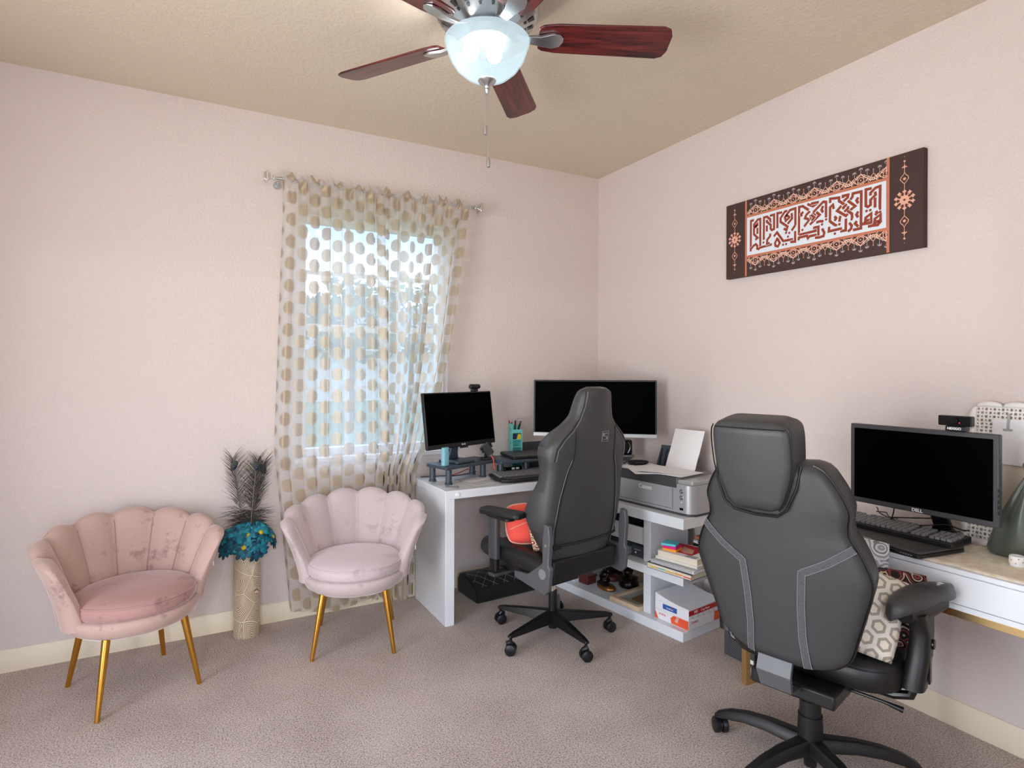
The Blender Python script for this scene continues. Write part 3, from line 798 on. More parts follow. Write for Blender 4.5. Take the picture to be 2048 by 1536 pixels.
text('hp', .026, frame3((-.0022, .245, .127), (0, -1, 0), (.0, .0, 1)), 'whiteprint', d, 'logo_lettering')
for k, (y, w_) in enumerate(((.06, .03), (.035, .012))): MB().bx(-.0052, -.004, y-w_/2, y+w_/2, .041, .043).build('label_line', 'whiteprint', hp)
MB().bx(-.0052, -.004, .062, .07, .02, .03).build('label_mark', 'whiteprint', hp)

# ---- papers and books, right compartment
def slab(name, label, cat, v, u, z, w, l, h, col, rz=0, bevel=.001, grp=None, edges=None):
    t = thing(name, label, cat, UW(v, u, z), UR+R(rz), grp)
    if edges:
        MB().bx(-w/2+.003, w/2-.003, -l/2+.003, l/2-.003, .0012, h-.0012).build('page_block', edges, t)
        MB().bx(-w/2, w/2, -l/2, l/2, h-.0012, h).build('front_cover', col, t); MB().bx(-w/2, w/2, -l/2, l/2, 0, .0012).build('back_cover', col, t)
        MB().bx(w/2-.0015, w/2, -l/2, l/2, .0012, h-.0012).build('book_spine', col, t)
    else:
        MB().bx(-w/2, w/2, -l/2, l/2, 0, h).build('slab_body', col, t, bevel=bevel)
    return t
bz = .3248
fd = slab('tabbed_folder', 'black folder with coloured index tabs at the bottom of the middle shelf stack', 'folder', .125, .09, bz, .27, .275, .028, 'black', 2, edges='cream')
for k, c in enumerate(('yellow', 'teal', 'yellow', 'orange', 'coral')):
    MB().bx(-.14, -.132, .115-.052*k-.045, .115-.052*k, .010+.002*(k % 2), .0125+.002*(k % 2)).build('index_tab', c, fd)
nb = slab('spiral_notebook', 'white spiral notebook lying on the tabbed black folder', 'notebook', .13, .085, bz+.0285, .25, .265, .014, 'whiteprint', 3, edges='paper')
m = MB()
for i in range(26): m.tube([(-.125+.004*cos(a)-.001, -.12+.0096*i, .007+.008*sin(a)) for a in [2*pi*k/10 for k in range(11)]], .0007, 4)
m.build('spiral_wire', 'black', nb)
slab('stapled_booklet', 'white booklet between the spiral notebook and the red covered book', 'booklet', .135, .075, bz+.0523, .225, .25, .012, 'paper', 5, edges='cream')
bk = slab('red_cover_book', 'thick book with a red and white cover on the middle shelf stack', 'book', .135, .075, bz+.0646, .21, .235, .03, 'whiteprint', 6, edges='cream')
MB().bx(-.06, .095, -.06, .11, .0301, .0305).build('red_cover_field', 'redpaper', bk)
MB().prism([(-.04, -.05), (.03, -.02), (.05, .05), (-.02, .04), (-.045, .0)], .0306, .0309).build('pale_cover_figure', 'pinkorn', bk)
for k in range(3): MB().bx(-.095+.012*k, -.088+.012*k, -.10, -.04, .0301, .0304).build('cover_line', 'inkgrey', bk)
for k, (c, lab, du) in enumerate((('orange', 'orange sticky note pad at the bottom of the small pad pile', 0), ('magenta', 'magenta sticky note pad between the orange and blue pads', .002), ('cyan', 'aqua blue sticky note pad on top of the small pad pile', .012))):
    slab('sticky_note_pad', lab, 'note pad', .085, .135+du, bz+.0954+.0125*k, .076, .076, .012, c, 14+8*(k == 2), grp='stacked sticky note pads')
bb = slab('black_device_box', 'black box with small white figures at the back of the middle shelf', 'box', .31, .055, bz, .1, .16, .105, 'black')
text('10', .026, frame3((-.0505, -.055, .075), (0, -1, 0), (0, 0, 1)), 'whiteprint', bb, 'white_figures', bold=.0004)
slab('folded_leaflet', 'grey white folded leaflet lying on the black box', 'leaflet', .30, .05, bz+.1055, .105, .15, .018, 'greyprint', -6)
slab('tan_case', 'tan leatherette case on top of the folded leaflet', 'case', .295, .06, bz+.124, .085, .13, .02, 'brownwood', -4, bevel=.006)
slab('brown_album', 'dark brown album standing at the back above the tan case', 'album', .325, .02, bz+.1445, .05, .12, .09, 'brownbook', 0, bevel=.003)

# ---- paper reams, bottom right
r1 = slab('paper_ream', 'sealed white paper ream with orange wrapper corners, under the opened ream', 'paper ream', .178, .103, .0504, .279, .216, .05, 'paper', 0, .003)
r1['group'] = 'copy paper reams'
f = -.1399
def fp(poly, c, par, x=f, nm='wrapper_print'):  # print on the front face, poly in (y, z)
    MB().prism(poly, 0, .0006, frame3((x, 0, 0), (0, -1, 0), (0, 0, 1))).build(nm, c, par)
fp([(-.108, .002), (-.085, .002), (-.108, .046)], 'orangeprint', r1)
fp([(.0, .004), (.107, .002), (.107, .047), (.06, .048), (.015, .047), (-.005, .03)], 'orangeprint', r1)
fp([(.02, .02), (.035, .046), (.05, .046), (.04, .015)], 'pinkorn', r1, f-.0006)
text('STAPLES', .012, frame3((f-.0007, .058, .03), (0, -1, 0), (0, 0, 1)), 'orangeprint', r1, 'wrapper_lettering')
sd = lambda x, z: frame3((x, -.1084, z), (1, 0, 0), (0, 0, 1))
text('STAPLES', .014, sd(-.09, .034), 'redpaper', r1, 'wrapper_lettering')
MB().prism([(.07, .004), (.13, .004), (.13, .05), (.075, .05)], 0, .0006, frame3((0, -.1086, 0), (1, 0, 0), (0, 0, 1))).build('wrapper_print', 'orangeprint', r1)
r2 = slab('paper_ream', 'opened copy paper ream with blue label and red band, loose white paper on top', 'paper ream', .178, .103, .1008, .279, .216, .048, 'paper', 0, .003)
r2['group'] = 'copy paper reams'
fp([(-.055, .012), (.035, .012), (.035, .038), (-.055, .038)], 'blueprint', r2)
text('STAPLES', .012, frame3((f-.0008, .01, .022), (0, -1, 0), (0, 0, 1)), 'whiteprint', r2, 'wrapper_lettering')
fp([(.0, .031), (.012, .031), (.006, .022)], 'redpaper', r2, f-.0008)
MB().prism([(-.1395, .022), (.1395, .022), (.1395, .0475), (-.1395, .0475)], 0, .0006, frame3((0, -.1086, 0), (1, 0, 0), (0, 0, 1))).build('red_band', 'redpaper', r2)
text('Copy Paper', .016, sd(-.005, .123-.088+.0).copy() if False else frame3((-.005, -.1094, .035), (1, 0, 0), (0, 0, 1)), 'whiteprint', r2, 'band_lettering')
text('HH', .02, frame3((-.082, -.1094, .035), (1, 0, 0), (0, 0, 1)), 'whiteprint', r2, 'band_mark', bold=.0006)
for k in range(6): MB().bx(-.11+.045*k, -.1085+.045*k, -.1087, -.1082, .004, .018).build('wrapper_tick', 'inkgrey', r2)
m = MB(); n = 8
tp = [[V((-.138+.276*i/n, -.107+.214*j/n, .052+.03*(j/n)**2+.006*abs(i/n-.5))) for i in range(n+1)] for j in range(n+1)]
bt = [[V((p.x, p.y, .0482)) for p in r] for r in tp]
m.sheet(tp); m.sheet(bt); ring = [(0, i) for i in range(n+1)] + [(j, n) for j in range(1, n+1)] + [(n, i) for i in range(n-1, -1, -1)] + [(j, 0) for j in range(n-1, 0, -1)]
for a, b in zip(ring, ring[1:]+ring[:1]): m.quad(tp[a[0]][a[1]], tp[b[0]][b[1]], bt[b[0]][b[1]], bt[a[0]][a[1]])
bmesh.ops.remove_doubles(m.bm, verts=m.bm.verts, dist=1e-6)
m.build('loose_paper', 'paper', r2, smooth=60)

# ---- ornaments, bottom left
jb = thing('carved_box', 'small carved rosewood box on the bottom shelf, left of the figurines', 'box', UW(.108, .802, .0503), UR+R(3))
MB().bx(-.038, .038, -.038, .038, 0, .04).build('box_body', 'rosewood', jb, bevel=.002)
MB().bx(-.042, .042, -.042, .042, .0402, .055).build('box_lid', 'rosewood', jb, bevel=.002)
s1 = thing('seated_figurine', 'dark seated figurine on an oval brass base', 'figurine', UW(.125, .655, .0503), UR)
MB().lathe([(0, 0), (.058, 0), (.064, .008), (.062, .016), (.052, .026), (0, .027)], 32, M.Diagonal((.62, 1.12, 1, 1))).build('figurine_base', 'brass', s1, smooth=60)
m = MB(); m.sph((0, .012, .05), (.03, .03, .028)); m.sph((0, .014, .083), (.022, .026, .028)); m.sph((-.002, .01, .118), (.016, .017, .019)); m.sph((0, .01, .133), (.009, .010, .010), 10)
m.tube([(0, .035, .095), (-.016, .034, .07), (-.03, .016, .062)], [.009, .008, .006]); m.tube([(0, -.012, .095), (-.016, -.014, .07), (-.03, .004, .06)], [.009, .008, .006])
m.tube([(-.006, .03, .042), (-.032, .032, .038), (-.03, -.002, .036)], [.013, .012, .009]); m.tube([(-.006, -.012, .042), (-.032, -.014, .038), (-.03, .018, .036)], [.013, .012, .009])
m.build('figurine_body', 'bronze', s1, smooth=70)
s2 = thing('bird_figurine', 'tall black bird figurine on a round red base, behind the seated figurine', 'figurine', UW(.275, .76, .0503), UR)
MB().lathe([(0, 0), (.058, 0), (.06, .004), (.058, .02), (.052, .028), (0, .028)], 32).build('figurine_base', 'rosewood', s2, smooth=50)
m = MB(); m.sph((0, -.005, .085), (.032, .056, .044), rot=M.Rotation(R(25), 3, 'X')); m.tube([(0, .03, .10), (0, .048, .135), (0, .05, .162), (0, .066, .172)], [.02, .014, .012, .013])
m.sph((0, .066, .174), (.014, .017, .014)); m.tube([(0, .078, .172), (0, .098, .16)], [.007, .002]); m.tube([(0, -.045, .07), (0, -.085, .05), (0, -.105, .046)], [.02, .014, .006])
m.tube([(.012, .0, .055), (.012, .005, .024)], [.009, .007]); m.tube([(-.012, .0, .055), (-.012, .005, .024)], [.009, .007])
m.build('figurine_body', 'bronze', s2, smooth=70)
s3 = thing('incense_figurine', 'dark glossy ornamental bowl figurine with a gold triangle, on the bottom shelf by the frame', 'figurine', UW(.268, .605, .0503), UR)
MB().lathe([(0, 0), (.056, 0), (.062, .01), (.06, .03), (.05, .045), (.056, .055), (.04, .062), (0, .062)], 32).build('figurine_base', 'bronze', s3, smooth=60)
m = MB(); m.sph((0, .01, .085), (.028, .03, .026)); m.sph((0, .022, .128), (.018, .02, .022)); m.tube([(0, .03, .1), (-.01, .06, .11), (-.01, .066, .14)], [.01, .008, .006]); m.tube([(0, -.01, .1), (-.01, -.036, .105)], [.01, .007]); m.sph((0, .02, .158), (.013, .013, .013), 12)
m.build('figurine_body', 'bronze', s3, smooth=70)
MB().tube([(-.03, -.028, .064), (-.03, -.05, .064), (-.03, -.038, .102), (-.03, -.028, .064)], .002, 6).build('gold_triangle', 'brass', s3)
pf = thing('picture_frame', 'blond wood picture frame lying flat on the bottom shelf', 'picture frame', UW(.165, .418, .0503), UR)
for nm, a in (('frame_side', (-.145, -.118, -.11, .11)), ('frame_side', (.118, .145, -.11, .11)), ('frame_side', (-.118, .118, -.11, -.083)), ('frame_side', (-.118, .118, .083, .11))):
    MB().bx(a[0], a[1], a[2], a[3], 0, .022).build(nm, 'lightwood', pf, bevel=.002)
MB().bx(-.118, .118, -.083, .083, .002, .010).build('mat_board', 'glass_green', pf)
MB().bx(-.118, .118, -.083, .083, .0125, .0135).build('frame_glass', 'glass', pf)
sf = thing('photo_plaque', 'small brown photo plaque with a gold edge lying inside the wood frame', 'plaque', UW(.17, .375, .0645), UR+R(4))
MB().bx(-.075, .075, -.055, .055, 0, .008).build('plaque_edge', 'brass', sf, bevel=.002)
MB().bx(-.07, .07, -.05, .05, .0081, .009).build('plaque_print', 'photo', sf)
MB().prism([(.0, -.03), (.03, -.028), (.035, .0), (.03, .02), (.005, .016)], .0091, .0096).build('pale_figures', 'cream', sf)

# ------------------------------------------------------------------ things on the white desk
rs = thing('monitor_riser', 'slate grey three part riser standing on the white desk', 'monitor riser', (-.72, -.27, DT+.0005))
def tray(cs):
    m = MB(); m.prism([(x+.72, y+.27) for x, y in cs], .085, .105); m.build('riser_tray', 'bluegrey', rs, bevel=.006, seg=3)
def rleg(x, y, z1=.085):
    MB().tube([(x+.72, y+.27, 0), (x+.72, y+.27, .008), (x+.72, y+.27, .012), (x+.72, y+.27, z1)], [.022, .022, .018, .017], 16).build('riser_leg', 'bluegrey', rs)
tray([(-1.33, -.385), (-.935, -.241), (-1.007, -.06), (-1.375, -.19)])
tray([(-.962, -.333), (-.47, -.333), (-.44, -.10), (-.962, -.10)])
tray([(-.289, -.655), (-.09, -.49), (-.35, -.16), (-.548, -.324)])
for x, y in ((-1.34, -.20), (-1.30, -.345), (-1.03, -.23), (-1.04, -.10), (-.93, -.27), (-.75, -.27), (-.52, -.13), (-.50, -.27), (-.30, -.5), (-.21, -.46)): rleg(x, y)
m = MB().prism([(-1.24+.72, -.34+.27), (-1.0+.72, -.252+.27), (-1.01+.72, -.225+.27), (-1.25+.72, -.312+.27)], .1052, .1058); m.build('pen_groove', 'black', rs)
RT = DT+.1062

def monitor(name, label, w, h, d, foot, loc, rz, tilt, bez, bot, case, chin=None, base=(.22, .18), col='black'):
    """origin on the stand foot, screen faces local -y, bot = height of panel bottom above origin"""
    t = thing(name, label, 'monitor', loc, rz)
    R3 = M.Translation((0, -foot, bot)) @ M.Rotation(R(-tilt), 4, 'X')
    def pp(nm, mb, mt, bevel=0, par=t):
        mb.bm.transform(R3) if hasattr(mb.bm, 'transform') else bmesh.ops.transform(mb.bm, matrix=R3, verts=mb.bm.verts)
        return mb.build(nm, mt, par, bevel=bevel)
    pp('panel_case', MB().bx(-w/2, w/2, 0, d, 0, h), case, .004)
    b = chin if chin else bez
    pp('screen', MB().bx(-w/2+bez, w/2-bez, -.0012, .0, b, h-bez), 'screen')
    pp('back_cover', MB().loft([[V((-w*.42, d, h*.1)), V((w*.42, d, h*.1)), V((w*.42, d, h*.9)), V((-w*.42, d, h*.9))], [V((-w*.25, d+.03, h*.2)), V((w*.25, d+.03, h*.2)), V((w*.25, d+.03, h*.75)), V((-w*.25, d+.03, h*.75))]]), col, .004)
    hz = bot + h*.35
    MB().loft([[V((-.045, .03, .014)), V((.045, .03, .014)), V((.045, .055, .014)), V((-.045, .055, .014))],
               [V((-.03, .02, .05)), V((.03, .02, .05)), V((.03, .04, .05)), V((-.03, .04, .05))],
               [V((-.028, -foot+d+.032, hz)), V((.028, -foot+d+.032, hz)), V((.028, -foot+d+.055, hz)), V((-.028, -foot+d+.055, hz))]]).build('stand_neck', col, t, bevel=.004)
    MB().prism(rrect(base[0], base[1], .02), 0, .014).build('stand_base', col if col != 'black' else 'darkgrey', t, bevel=.003)
    return t, R3
t1, m1 = monitor('desk_monitor', 'black monitor on the left of the white desk, webcam on its top edge', .545, .318, .022, .06, (-1.20, -.225, RT), R(20), 8, .007, .095, 'black', chin=.026, base=(.15, .17), col='bluegrey')
text('BenQ', .013, m1 @ frame3((0, -.0014, .0135), (1, 0, 0), (0, 0, 1)), 'whiteprint', t1, 'brand_lettering')
MB().box((0, -.002, -.004), (.06, .012, .008)).build('sensor_bar', 'black', t1, bevel=.002).matrix_local = m1
wc = thing('desk_webcam', 'black rounded webcam clipped on the left monitor', 'webcam', (0, 0, 0), group='webcams on monitors')
MB().tube([(-.042, 0, .03), (-.036, 0, .03), (.036, 0, .03), (.042, 0, .03)], [.008, .0145, .0145, .008], 20).build('webcam_body', 'black', wc, smooth=60)
MB().cyl((0, -.012, .03), (0, -.017, .03), .009, n=20).build('webcam_lens', 'lens', wc)
MB().bx(-.02, .02, -.008, .02, .0005, .016).build('webcam_clip', 'black', wc, bevel=.003)
wc.matrix_world = M.Translation((-1.20, -.225, RT)) @ M.Rotation(R(20), 4, 'Z') @ m1 @ M.Translation((.145, .008, .3185))
# wide monitor near the corner
t2, m2 = monitor('wide_monitor', 'wide black monitor with a silver lower edge in the room corner', .745, .345, .022, .05, (-.385, -.475, RT), R(-39), 2, .009, .135, 'black', chin=.022, base=(.2, .16))
ch = MB().bx(-.3725, .3725, -.0025, -.0002, 0, .02); bmesh.ops.transform(ch.bm, matrix=m2, verts=ch.bm.verts); ch.build('silver_chin', 'silver', t2)
# upright blue case
bc = thing('pencil_case', 'powder blue upright case at the front left of the riser', 'case', (-1.318, -.335, RT), R(20))
MB().prism(rrect(.046, .03, .012), 0, .104).build('case_body', 'lightblue', bc, bevel=.004)
MB().cyl((.017, -.0155, .088), (.017, -.013, .088), .004, n=12).build('case_snap', 'black', bc)
# phone holder
pn = thing('phone_holder', 'grey black clamp phone holder on the riser, left of the laptop', 'phone holder', (-1.0, -.21, RT), R(-20))
MB().prism(rrect(.075, .055, .012), 0, .01).build('holder_base', 'black', pn, bevel=.003)
MB().tube([(0, 0, .01), (.0, .01, .03), (.005, .0, .045)], [.012, .009, .009], 10).build('holder_arm', 'black', pn)
rt = M.Translation((.008, -.012, .06)) @ M.Rotation(R(-35), 4, 'Y') @ M.Rotation(R(20), 4, 'X')
MB().box((0, 0, 0), (.05, .012, .085)).build('holder_plate', 'darkgrey', pn, bevel=.004).matrix_local = rt
m = MB()
for sx, sz in ((-.03, .03), (.03, .03), (-.03, .008), (.03, .008)): m.box((sx, -.004, sz), (.014, .022, .014))
m.build('holder_clamp', 'black', pn, bevel=.004).matrix_local = rt
MB().tube([(.03, -.03, .02), (.04, -.045, .005), (.042, -.06, -.03), (.045, -.062, -.055)], .003, 6).build('red_cord', 'coral', pn)
# laptop on the middle tray
lp = thing('closed_laptop', 'closed black laptop on the middle of the riser', 'laptop', (-.68, -.215, RT), R(-6))
MB().prism(rrect(.345, .225, .012), .001, .012).build('laptop_base', 'black', lp, bevel=.002)
MB().prism(rrect(.345, .225, .012), .0125, .02).build('laptop_lid', 'darkgrey', lp, bevel=.003)
# organiser with pens
og = thing('pencil_organizer', 'aqua desk organizer with two shelves, behind the laptop', 'organizer', (-.712, -.062, DT+.0005), R(-8))
oh = .285
MB().bx(-.035, -.032, -.035, .035, 0, oh+.012).build('organizer_side', 'teal', og, bevel=.001); MB().bx(.032, .035, -.035, .035, 0, oh-.03).build('organizer_side', 'teal', og, bevel=.001)
MB().bx(-.032, .032, .032, .035, 0, oh).build('organizer_back', 'teal', og)
for z in (.148, .193, .238): MB().bx(-.032, .032, -.035, .032, z, z+.004).build('organizer_shelf', 'teal', og)
MB().bx(-.032, .032, -.035, -.032, .243, .261).build('organizer_lip', 'teal', og)
for z in (.173, .258):
    m = MB(); m.cyl((-.0356, .0, z), (-.035, .0, z), .006, n=14); m.bx(-.0356, -.035, -.001, .001, z, z+.016); m.build('drop_motif', 'tealdark', og)
OW = M.Translation((-.712, -.062, DT)) @ M.Rotation(R(-8), 4, 'Z')
def pen(label, x, y, z, dx, dy, l, c, tip):
    t = thing('pen', label, 'pen', OW @ V((x, y, z)), 0, 'pens in the aqua organizer')
    d = V((dx, dy, 1)).normalized()
    MB().tube([(0, 0, 0), d*l*.75], .0045, 10).build('pen_barrel', c, t); MB().tube([d*l*.752, d*l], [.0048, .003], 10).build('pen_cap', tip, t)
pen('navy pen standing at the left in the aqua organizer', -.018, .005, .243, -.05, .1, .066, 'navy', 'black')
pen('black pen standing at the middle of the aqua organizer', .0, .012, .243, .12, .1, .075, 'black', 'blackgloss')
pen('red tipped pen at the back of the aqua organizer', -.022, .022, .243, -.15, .1, .076, 'black', 'red')
pen('dark pen leaning right in the aqua organizer', .018, .0, .243, .3, .0, .07, 'blackgloss', 'navy')
eb = thing('eraser', 'yellow eraser block in the lower shelf of the organizer', 'eraser', OW @ V((.012, -.018, .1975)))
MB().prism([(-.014, 0), (.016, 0), (.016, .03), (.004, .034)], -.008, .008, M.Rotation(R(90), 4, 'X')).build('eraser_body', 'yellow', eb, bevel=.001)
cb = thing('clip_box', 'navy clip box in the organizer', 'box', OW @ V((-.012, -.012, .1975)))
MB().bx(-.012, .012, -.012, .012, 0, .03).build('clip_box_body', 'navy', cb, bevel=.002)
sc = thing('scissors', 'scissors with a thin wire loop handle in the aqua organizer', 'scissors', OW @ V((.02, .018, .243)))
MB().tube([(0, 0, 0), (.012, 0, .04), (.03, 0, .068)], .003, 8).build('scissor_blade', 'black', sc)
MB().tube([(.0, 0, .066)] + [(.006+.0, 0, .066)] + [(.075+.011*cos(a), 0, .079+.009*sin(a)) for a in [R(-90+180*i/8) for i in range(9)]] + [(.006+.011*cos(a), 0, .077+.009*sin(a)) for a in [R(90+180*i/8) for i in range(9)]], .0016, 6).build('wire_loop', 'nickel', sc)
# small tablet leaning at the wall
tb = thing('black_tablet', 'dark tablet leaning on the wall behind the laptop', 'tablet', (-.555, -.045, DT+.0008), 0)
MB().prism(rrect(.2, .17, .012), -.004, .004).build('tablet_body', 'darkgrey', tb, bevel=.002).matrix_local = M.Translation((0, 0, .0845)) @ M.Rotation(R(78), 4, 'X')
# small black speaker / camera
sp_ = thing('desk_speaker', 'rounded black speaker on the right end of the riser', 'speaker', (-.185, -.505, RT), R(-25))
MB().prism(rrect(.11, .08, .025, 6), .012, .105).build('speaker_body', 'blackgloss', sp_, bevel=.012, seg=4)
MB().prism(rrect(.13, .1, .02, 4), 0, .0118).build('speaker_foot', 'midgrey', sp_, bevel=.003)
MB().tube([(.02, -.0405, .025), (.034, -.0415, .05), (.034, -.0415, .075), (.022, -.0405, .095)], .0025, 8).build('speaker_trim', 'chrome', sp_)
# wave keyboard, black box under the tray, papers, coaster, cable
kb = thing('wave_keyboard', 'black curved keyboard with a palm rest at the front of the white desk', 'keyboard', (-.80, -.402, DT+.009), R(-4))
kb.rotation_euler = (R(4), 0, R(-4))
ol = [(-.235, -.02), (-.215, -.07), (-.15, -.098), (-.05, -.09), (.05, -.088), (.15, -.098), (.215, -.075), (.235, -.02), (.235, .085), (.2, .1), (-.2, .1), (-.235, .085)]
MB().prism(ol, .0, .018).build('keyboard_case', 'black', kb, bevel=.006, seg=3)
MB().prism([(-.2, -.032), (-.19, -.066), (-.14, -.084), (-.05, -.077), (.05, -.076), (.14, -.084), (.19, -.066), (.2, -.032)], .0181, .024).build('palm_rest', 'darkgrey', kb, bevel=.004)
def keys(par, x0, x1, rows, y0, dy, n, z, h, mt, gap=.0025, split=None):
    m = MB()
    for r_ in range(rows):
        nn = n - (2 if r_ == rows-1 else 0); w_ = (x1-x0)/nn
        for i in range(nn):
            a = x0+i*w_+gap/2
            m.bx(a, a+w_-gap, y0+r_*dy+gap/2, y0+(r_+1)*dy-gap/2, z, z+h)
    o = m.build('key_field', mt, par, bevel=.0008, seg=1); o['kind'] = 'stuff'
    return o
keys(kb, -.215, .215, 6, -.028, .0195, 17, .0183, .009, 'keycap', .004)
bo = thing('black_dock', 'low black box under the riser behind the curved keyboard', 'box', (-.72, -.2, DT+.0006))
MB().bx(-.17, -.045, -.045, .06, 0, .05).build('dock_body', 'blackgloss', bo, bevel=.004)
for x in (-.12, -.09): MB().bx(x, x+.02, -.0475, -.045, .034, .046).build('dock_port', 'whitemat', bo)
o = sheet('grey printed page on the white desk, left of the curved keyboard', 0, 0, 0, 0, .2, .26, .001, 'pages on the white desk', mt='newsprint'); o.location = (-1.11, -.30, DT+.0014); o.rotation_euler = (0, 0, R(12))
o = sheet('white envelope on top of the printed page on the white desk', 0, 0, 0, 0, .2, .1, .002, 'pages on the white desk'); o.location = (-1.09, -.275, DT+.0032); o.rotation_euler = (0, 0, R(20))
co_ = thing('coaster', 'round silver patterned coaster at the front left corner of the white desk', 'coaster', (-1.318, -.432, DT+.0004))
MB().lathe([(0, 0), (.037, 0), (.039, .002), (.037, .006), (.03, .0065), (.028, .004), (0, .004)], 36).build('coaster_disc', 'silver', co_)
m = MB()
for i in range(18): a = 2*pi*i/18; m.sph((.034*cos(a), .034*sin(a), .0065), (.0035, .0035, .0018), 8)
m.build('coaster_beads', 'midgrey', co_)
for lab, pts, mt_ in (('black cable lying behind the left riser tray', [(-1.36, -.06, .724), (-1.25, -.09, .7245), (-1.16, -.13, .726), (-1.08, -.10, .725), (-1.0, -.07, .73)], 'black'),
                      ('red cable under the left riser tray', [(-1.20, -.12, .7245), (-1.13, -.10, .735), (-1.06, -.075, .75), (-1.03, -.06, .74)], 'red')):
    o = MB().tube(pts, .0028, 8).build('cable', mt_, smooth=60); tag(o, lab, 'cable')
o = MB().tube([(-.915, -.112, .93), (-.902, -.085, .88), (-.88, -.06, .83), (-.86, -.05, .76), (-.86, -.045, .7228)], .002, 8).build('cable', 'black', smooth=60); tag(o, 'black cable hanging behind the left monitor', 'cable')

# ------------------------------------------------------------------ foot rest
fr = thing('foot_rest', 'black quilted wedge foot rest on the carpet under the white desk', 'foot rest', (-.905, -.18, 0), R(3.7))
hx, hy = .212, .125
pr_ = [(-hy, .0), (-hy, .07), (-hy+.01, .08), (-.02, .118), (.06, .128), (.1, .12), (hy, .09), (hy, 0)]
m = MB(); m.loft([[V((-hx, y, z)) for y, z in pr_], [V((hx, y, z)) for y, z in pr_]]); m.build('foam_block', 'felt', fr, bevel=.012, seg=3)
m = MB()
def topz(y):
    for (a, za), (b, zb) in zip(pr_[2:], pr_[3:]):
        if a <= y <= b: return za+(zb-za)*(y-a)/(b-a)+.0015
    return .09
for k in range(-4, 9):
    for s in (-1, 1):
        pts = []
        for i in range(13):
            y = -hy+.018+(.215-.02)*i/12; x = s*((y+hy)*.9 + .075*k - .26)
            if abs(x) < hx-.01: pts.append((x, y, topz(y)))
        if len(pts) > 1: m.tube(pts, .0009, 4)
m.build('quilt_stitching', 'stitch', fr)
# ------------------------------------------------------------------ office chairs
def caster(par, x, y, ang, r=.027, mt='black'):
    c = MB(); rot = M.Rotation(ang, 3, 'Z')
    ax = rot @ V((0, 1, 0))
    o = V((x, y, r))
    for s in (-1, 1):
        p = o + ax*s*.006; q = o + ax*s*.026
        c.tube([p, p+ax*s*.002, q-ax*s*.004, q], [r*.96, r, r, r*.8], 24)
    c.tube([o - ax*.005, o + ax*.005], r*.7, 16)
    w = c.build('caster', mt, par, smooth=40)
    h = MB(); h.cyl(o + V((0, 0, r*.2)), V((x, y, r*2+.022)), .0075, n=12)
    fw = rot @ V((1, 0, 0))
    h.tube([o+fw*r*.2+V((0, 0, r*.9)), o+V((0, 0, r*1.25)), o-fw*r*.8+V((0, 0, r*.95))], [.011, .014, .009], 10)
    h.build('caster_hood', mt, w)
def blend(tab, u):
    """smooth (cubic) interpolation in a table of (u, v)"""
    if u <= tab[0][0]: return tab[0][1]
    for i in range(len(tab)-1):
        (a, va), (b, vb) = tab[i], tab[i+1]
        if u <= b:
            ta = (vb - tab[max(0, i-1)][1])/(b - tab[max(0, i-1)][0]) if i else (vb-va)/(b-a)
            tb = (tab[min(len(tab)-1, i+2)][1]-va)/(tab[min(len(tab)-1, i+2)][0]-a)
            t = (u-a)/(b-a); h = b-a
            return va*(2*t**3-3*t*t+1) + ta*h*(t**3-2*t*t+t) + vb*(3*t*t-2*t**3) + tb*h*(t**3-t*t)
    return tab[-1][1]

# ---- gaming style chair
gc = thing('gaming_chair', 'black leather gaming chair with winged back at the white corner desk', 'office chair', (-.935, -.86, 0), R(10))
G0, GT = (-.20, .5), R(8)
def gpt(x, d, u):                                         # d forward of the back plane, u up along it
    return V((x, G0[0] - u*sin(GT) + d*cos(GT), G0[1] + u*cos(GT) + d*sin(GT)))
gw = [(-.03, .205), (.03, .232), (.13, .258), (.22, .262), (.31, .257), (.40, .256), (.47, .262), (.52, .255), (.56, .225), (.60, .178), (.645, .132), (.69, .116), (.74, .104), (.765, .095), (.782, .08), (.79, .055)]
gth = [(-.03, .06), (.2, .07), (.5, .062), (.65, .055), (.76, .05), (.79, .03)]
gwing = [(-.03, .0), (.04, .04), (.16, .10), (.26, .07), (.36, .035), (.48, .06), (.56, .045), (.62, .02), (.7, .012), (.79, 0)]
def gback(x, u):                                          # bulge of the rear surface
    w_ = blend(gw, u); q = min(1, abs(x)/w_)
    return -.030*(1-q**2.4)
rings = []
N_ = 40
for k in range(64):
    u = -.03 + .82*k/63
    w_, t_, wg = blend(gw, u), blend(gth, u), blend(gwing, u)
    ring = []
    for i in range(17):                                   # rear, left to right
        q = -1+2*i/16; x = w_*(.985 if abs(q) == 1 else 1)*q
        ring.append(gpt(x, gback(x, u) + (.010 if abs(q) == 1 else 0), u))
    for i in range(17):                                   # front, right to left, wings come forward
        q = 1-2*i/16; x = w_*q
        fwd = t_ + wg*max(0, (abs(q)-.45)/.55)**1.2 - (.02 if abs(q) == 1 else 0)
        ring.append(gpt(x*(.97 if abs(q) == 1 else 1), fwd, u))
    rings.append(ring)
m = MB(); m.loft(rings); m.build('backrest', 'leather', gc, smooth=75)
def gseam(pts, r=.0016, mt='piping', off=-.002, nm='seam'):
    P = []
    for (a, b), (c, d) in zip(pts, pts[1:]):
        for i in range(8):
            x, u = a+(c-a)*i/8, b+(d-b)*i/8; P.append(gpt(x, gback(x, u)+off, u))
    P.append(gpt(pts[-1][0], gback(*pts[-1])+off, pts[-1][1]))
    MB().tube(P, r, 6).build(nm, mt, gc)
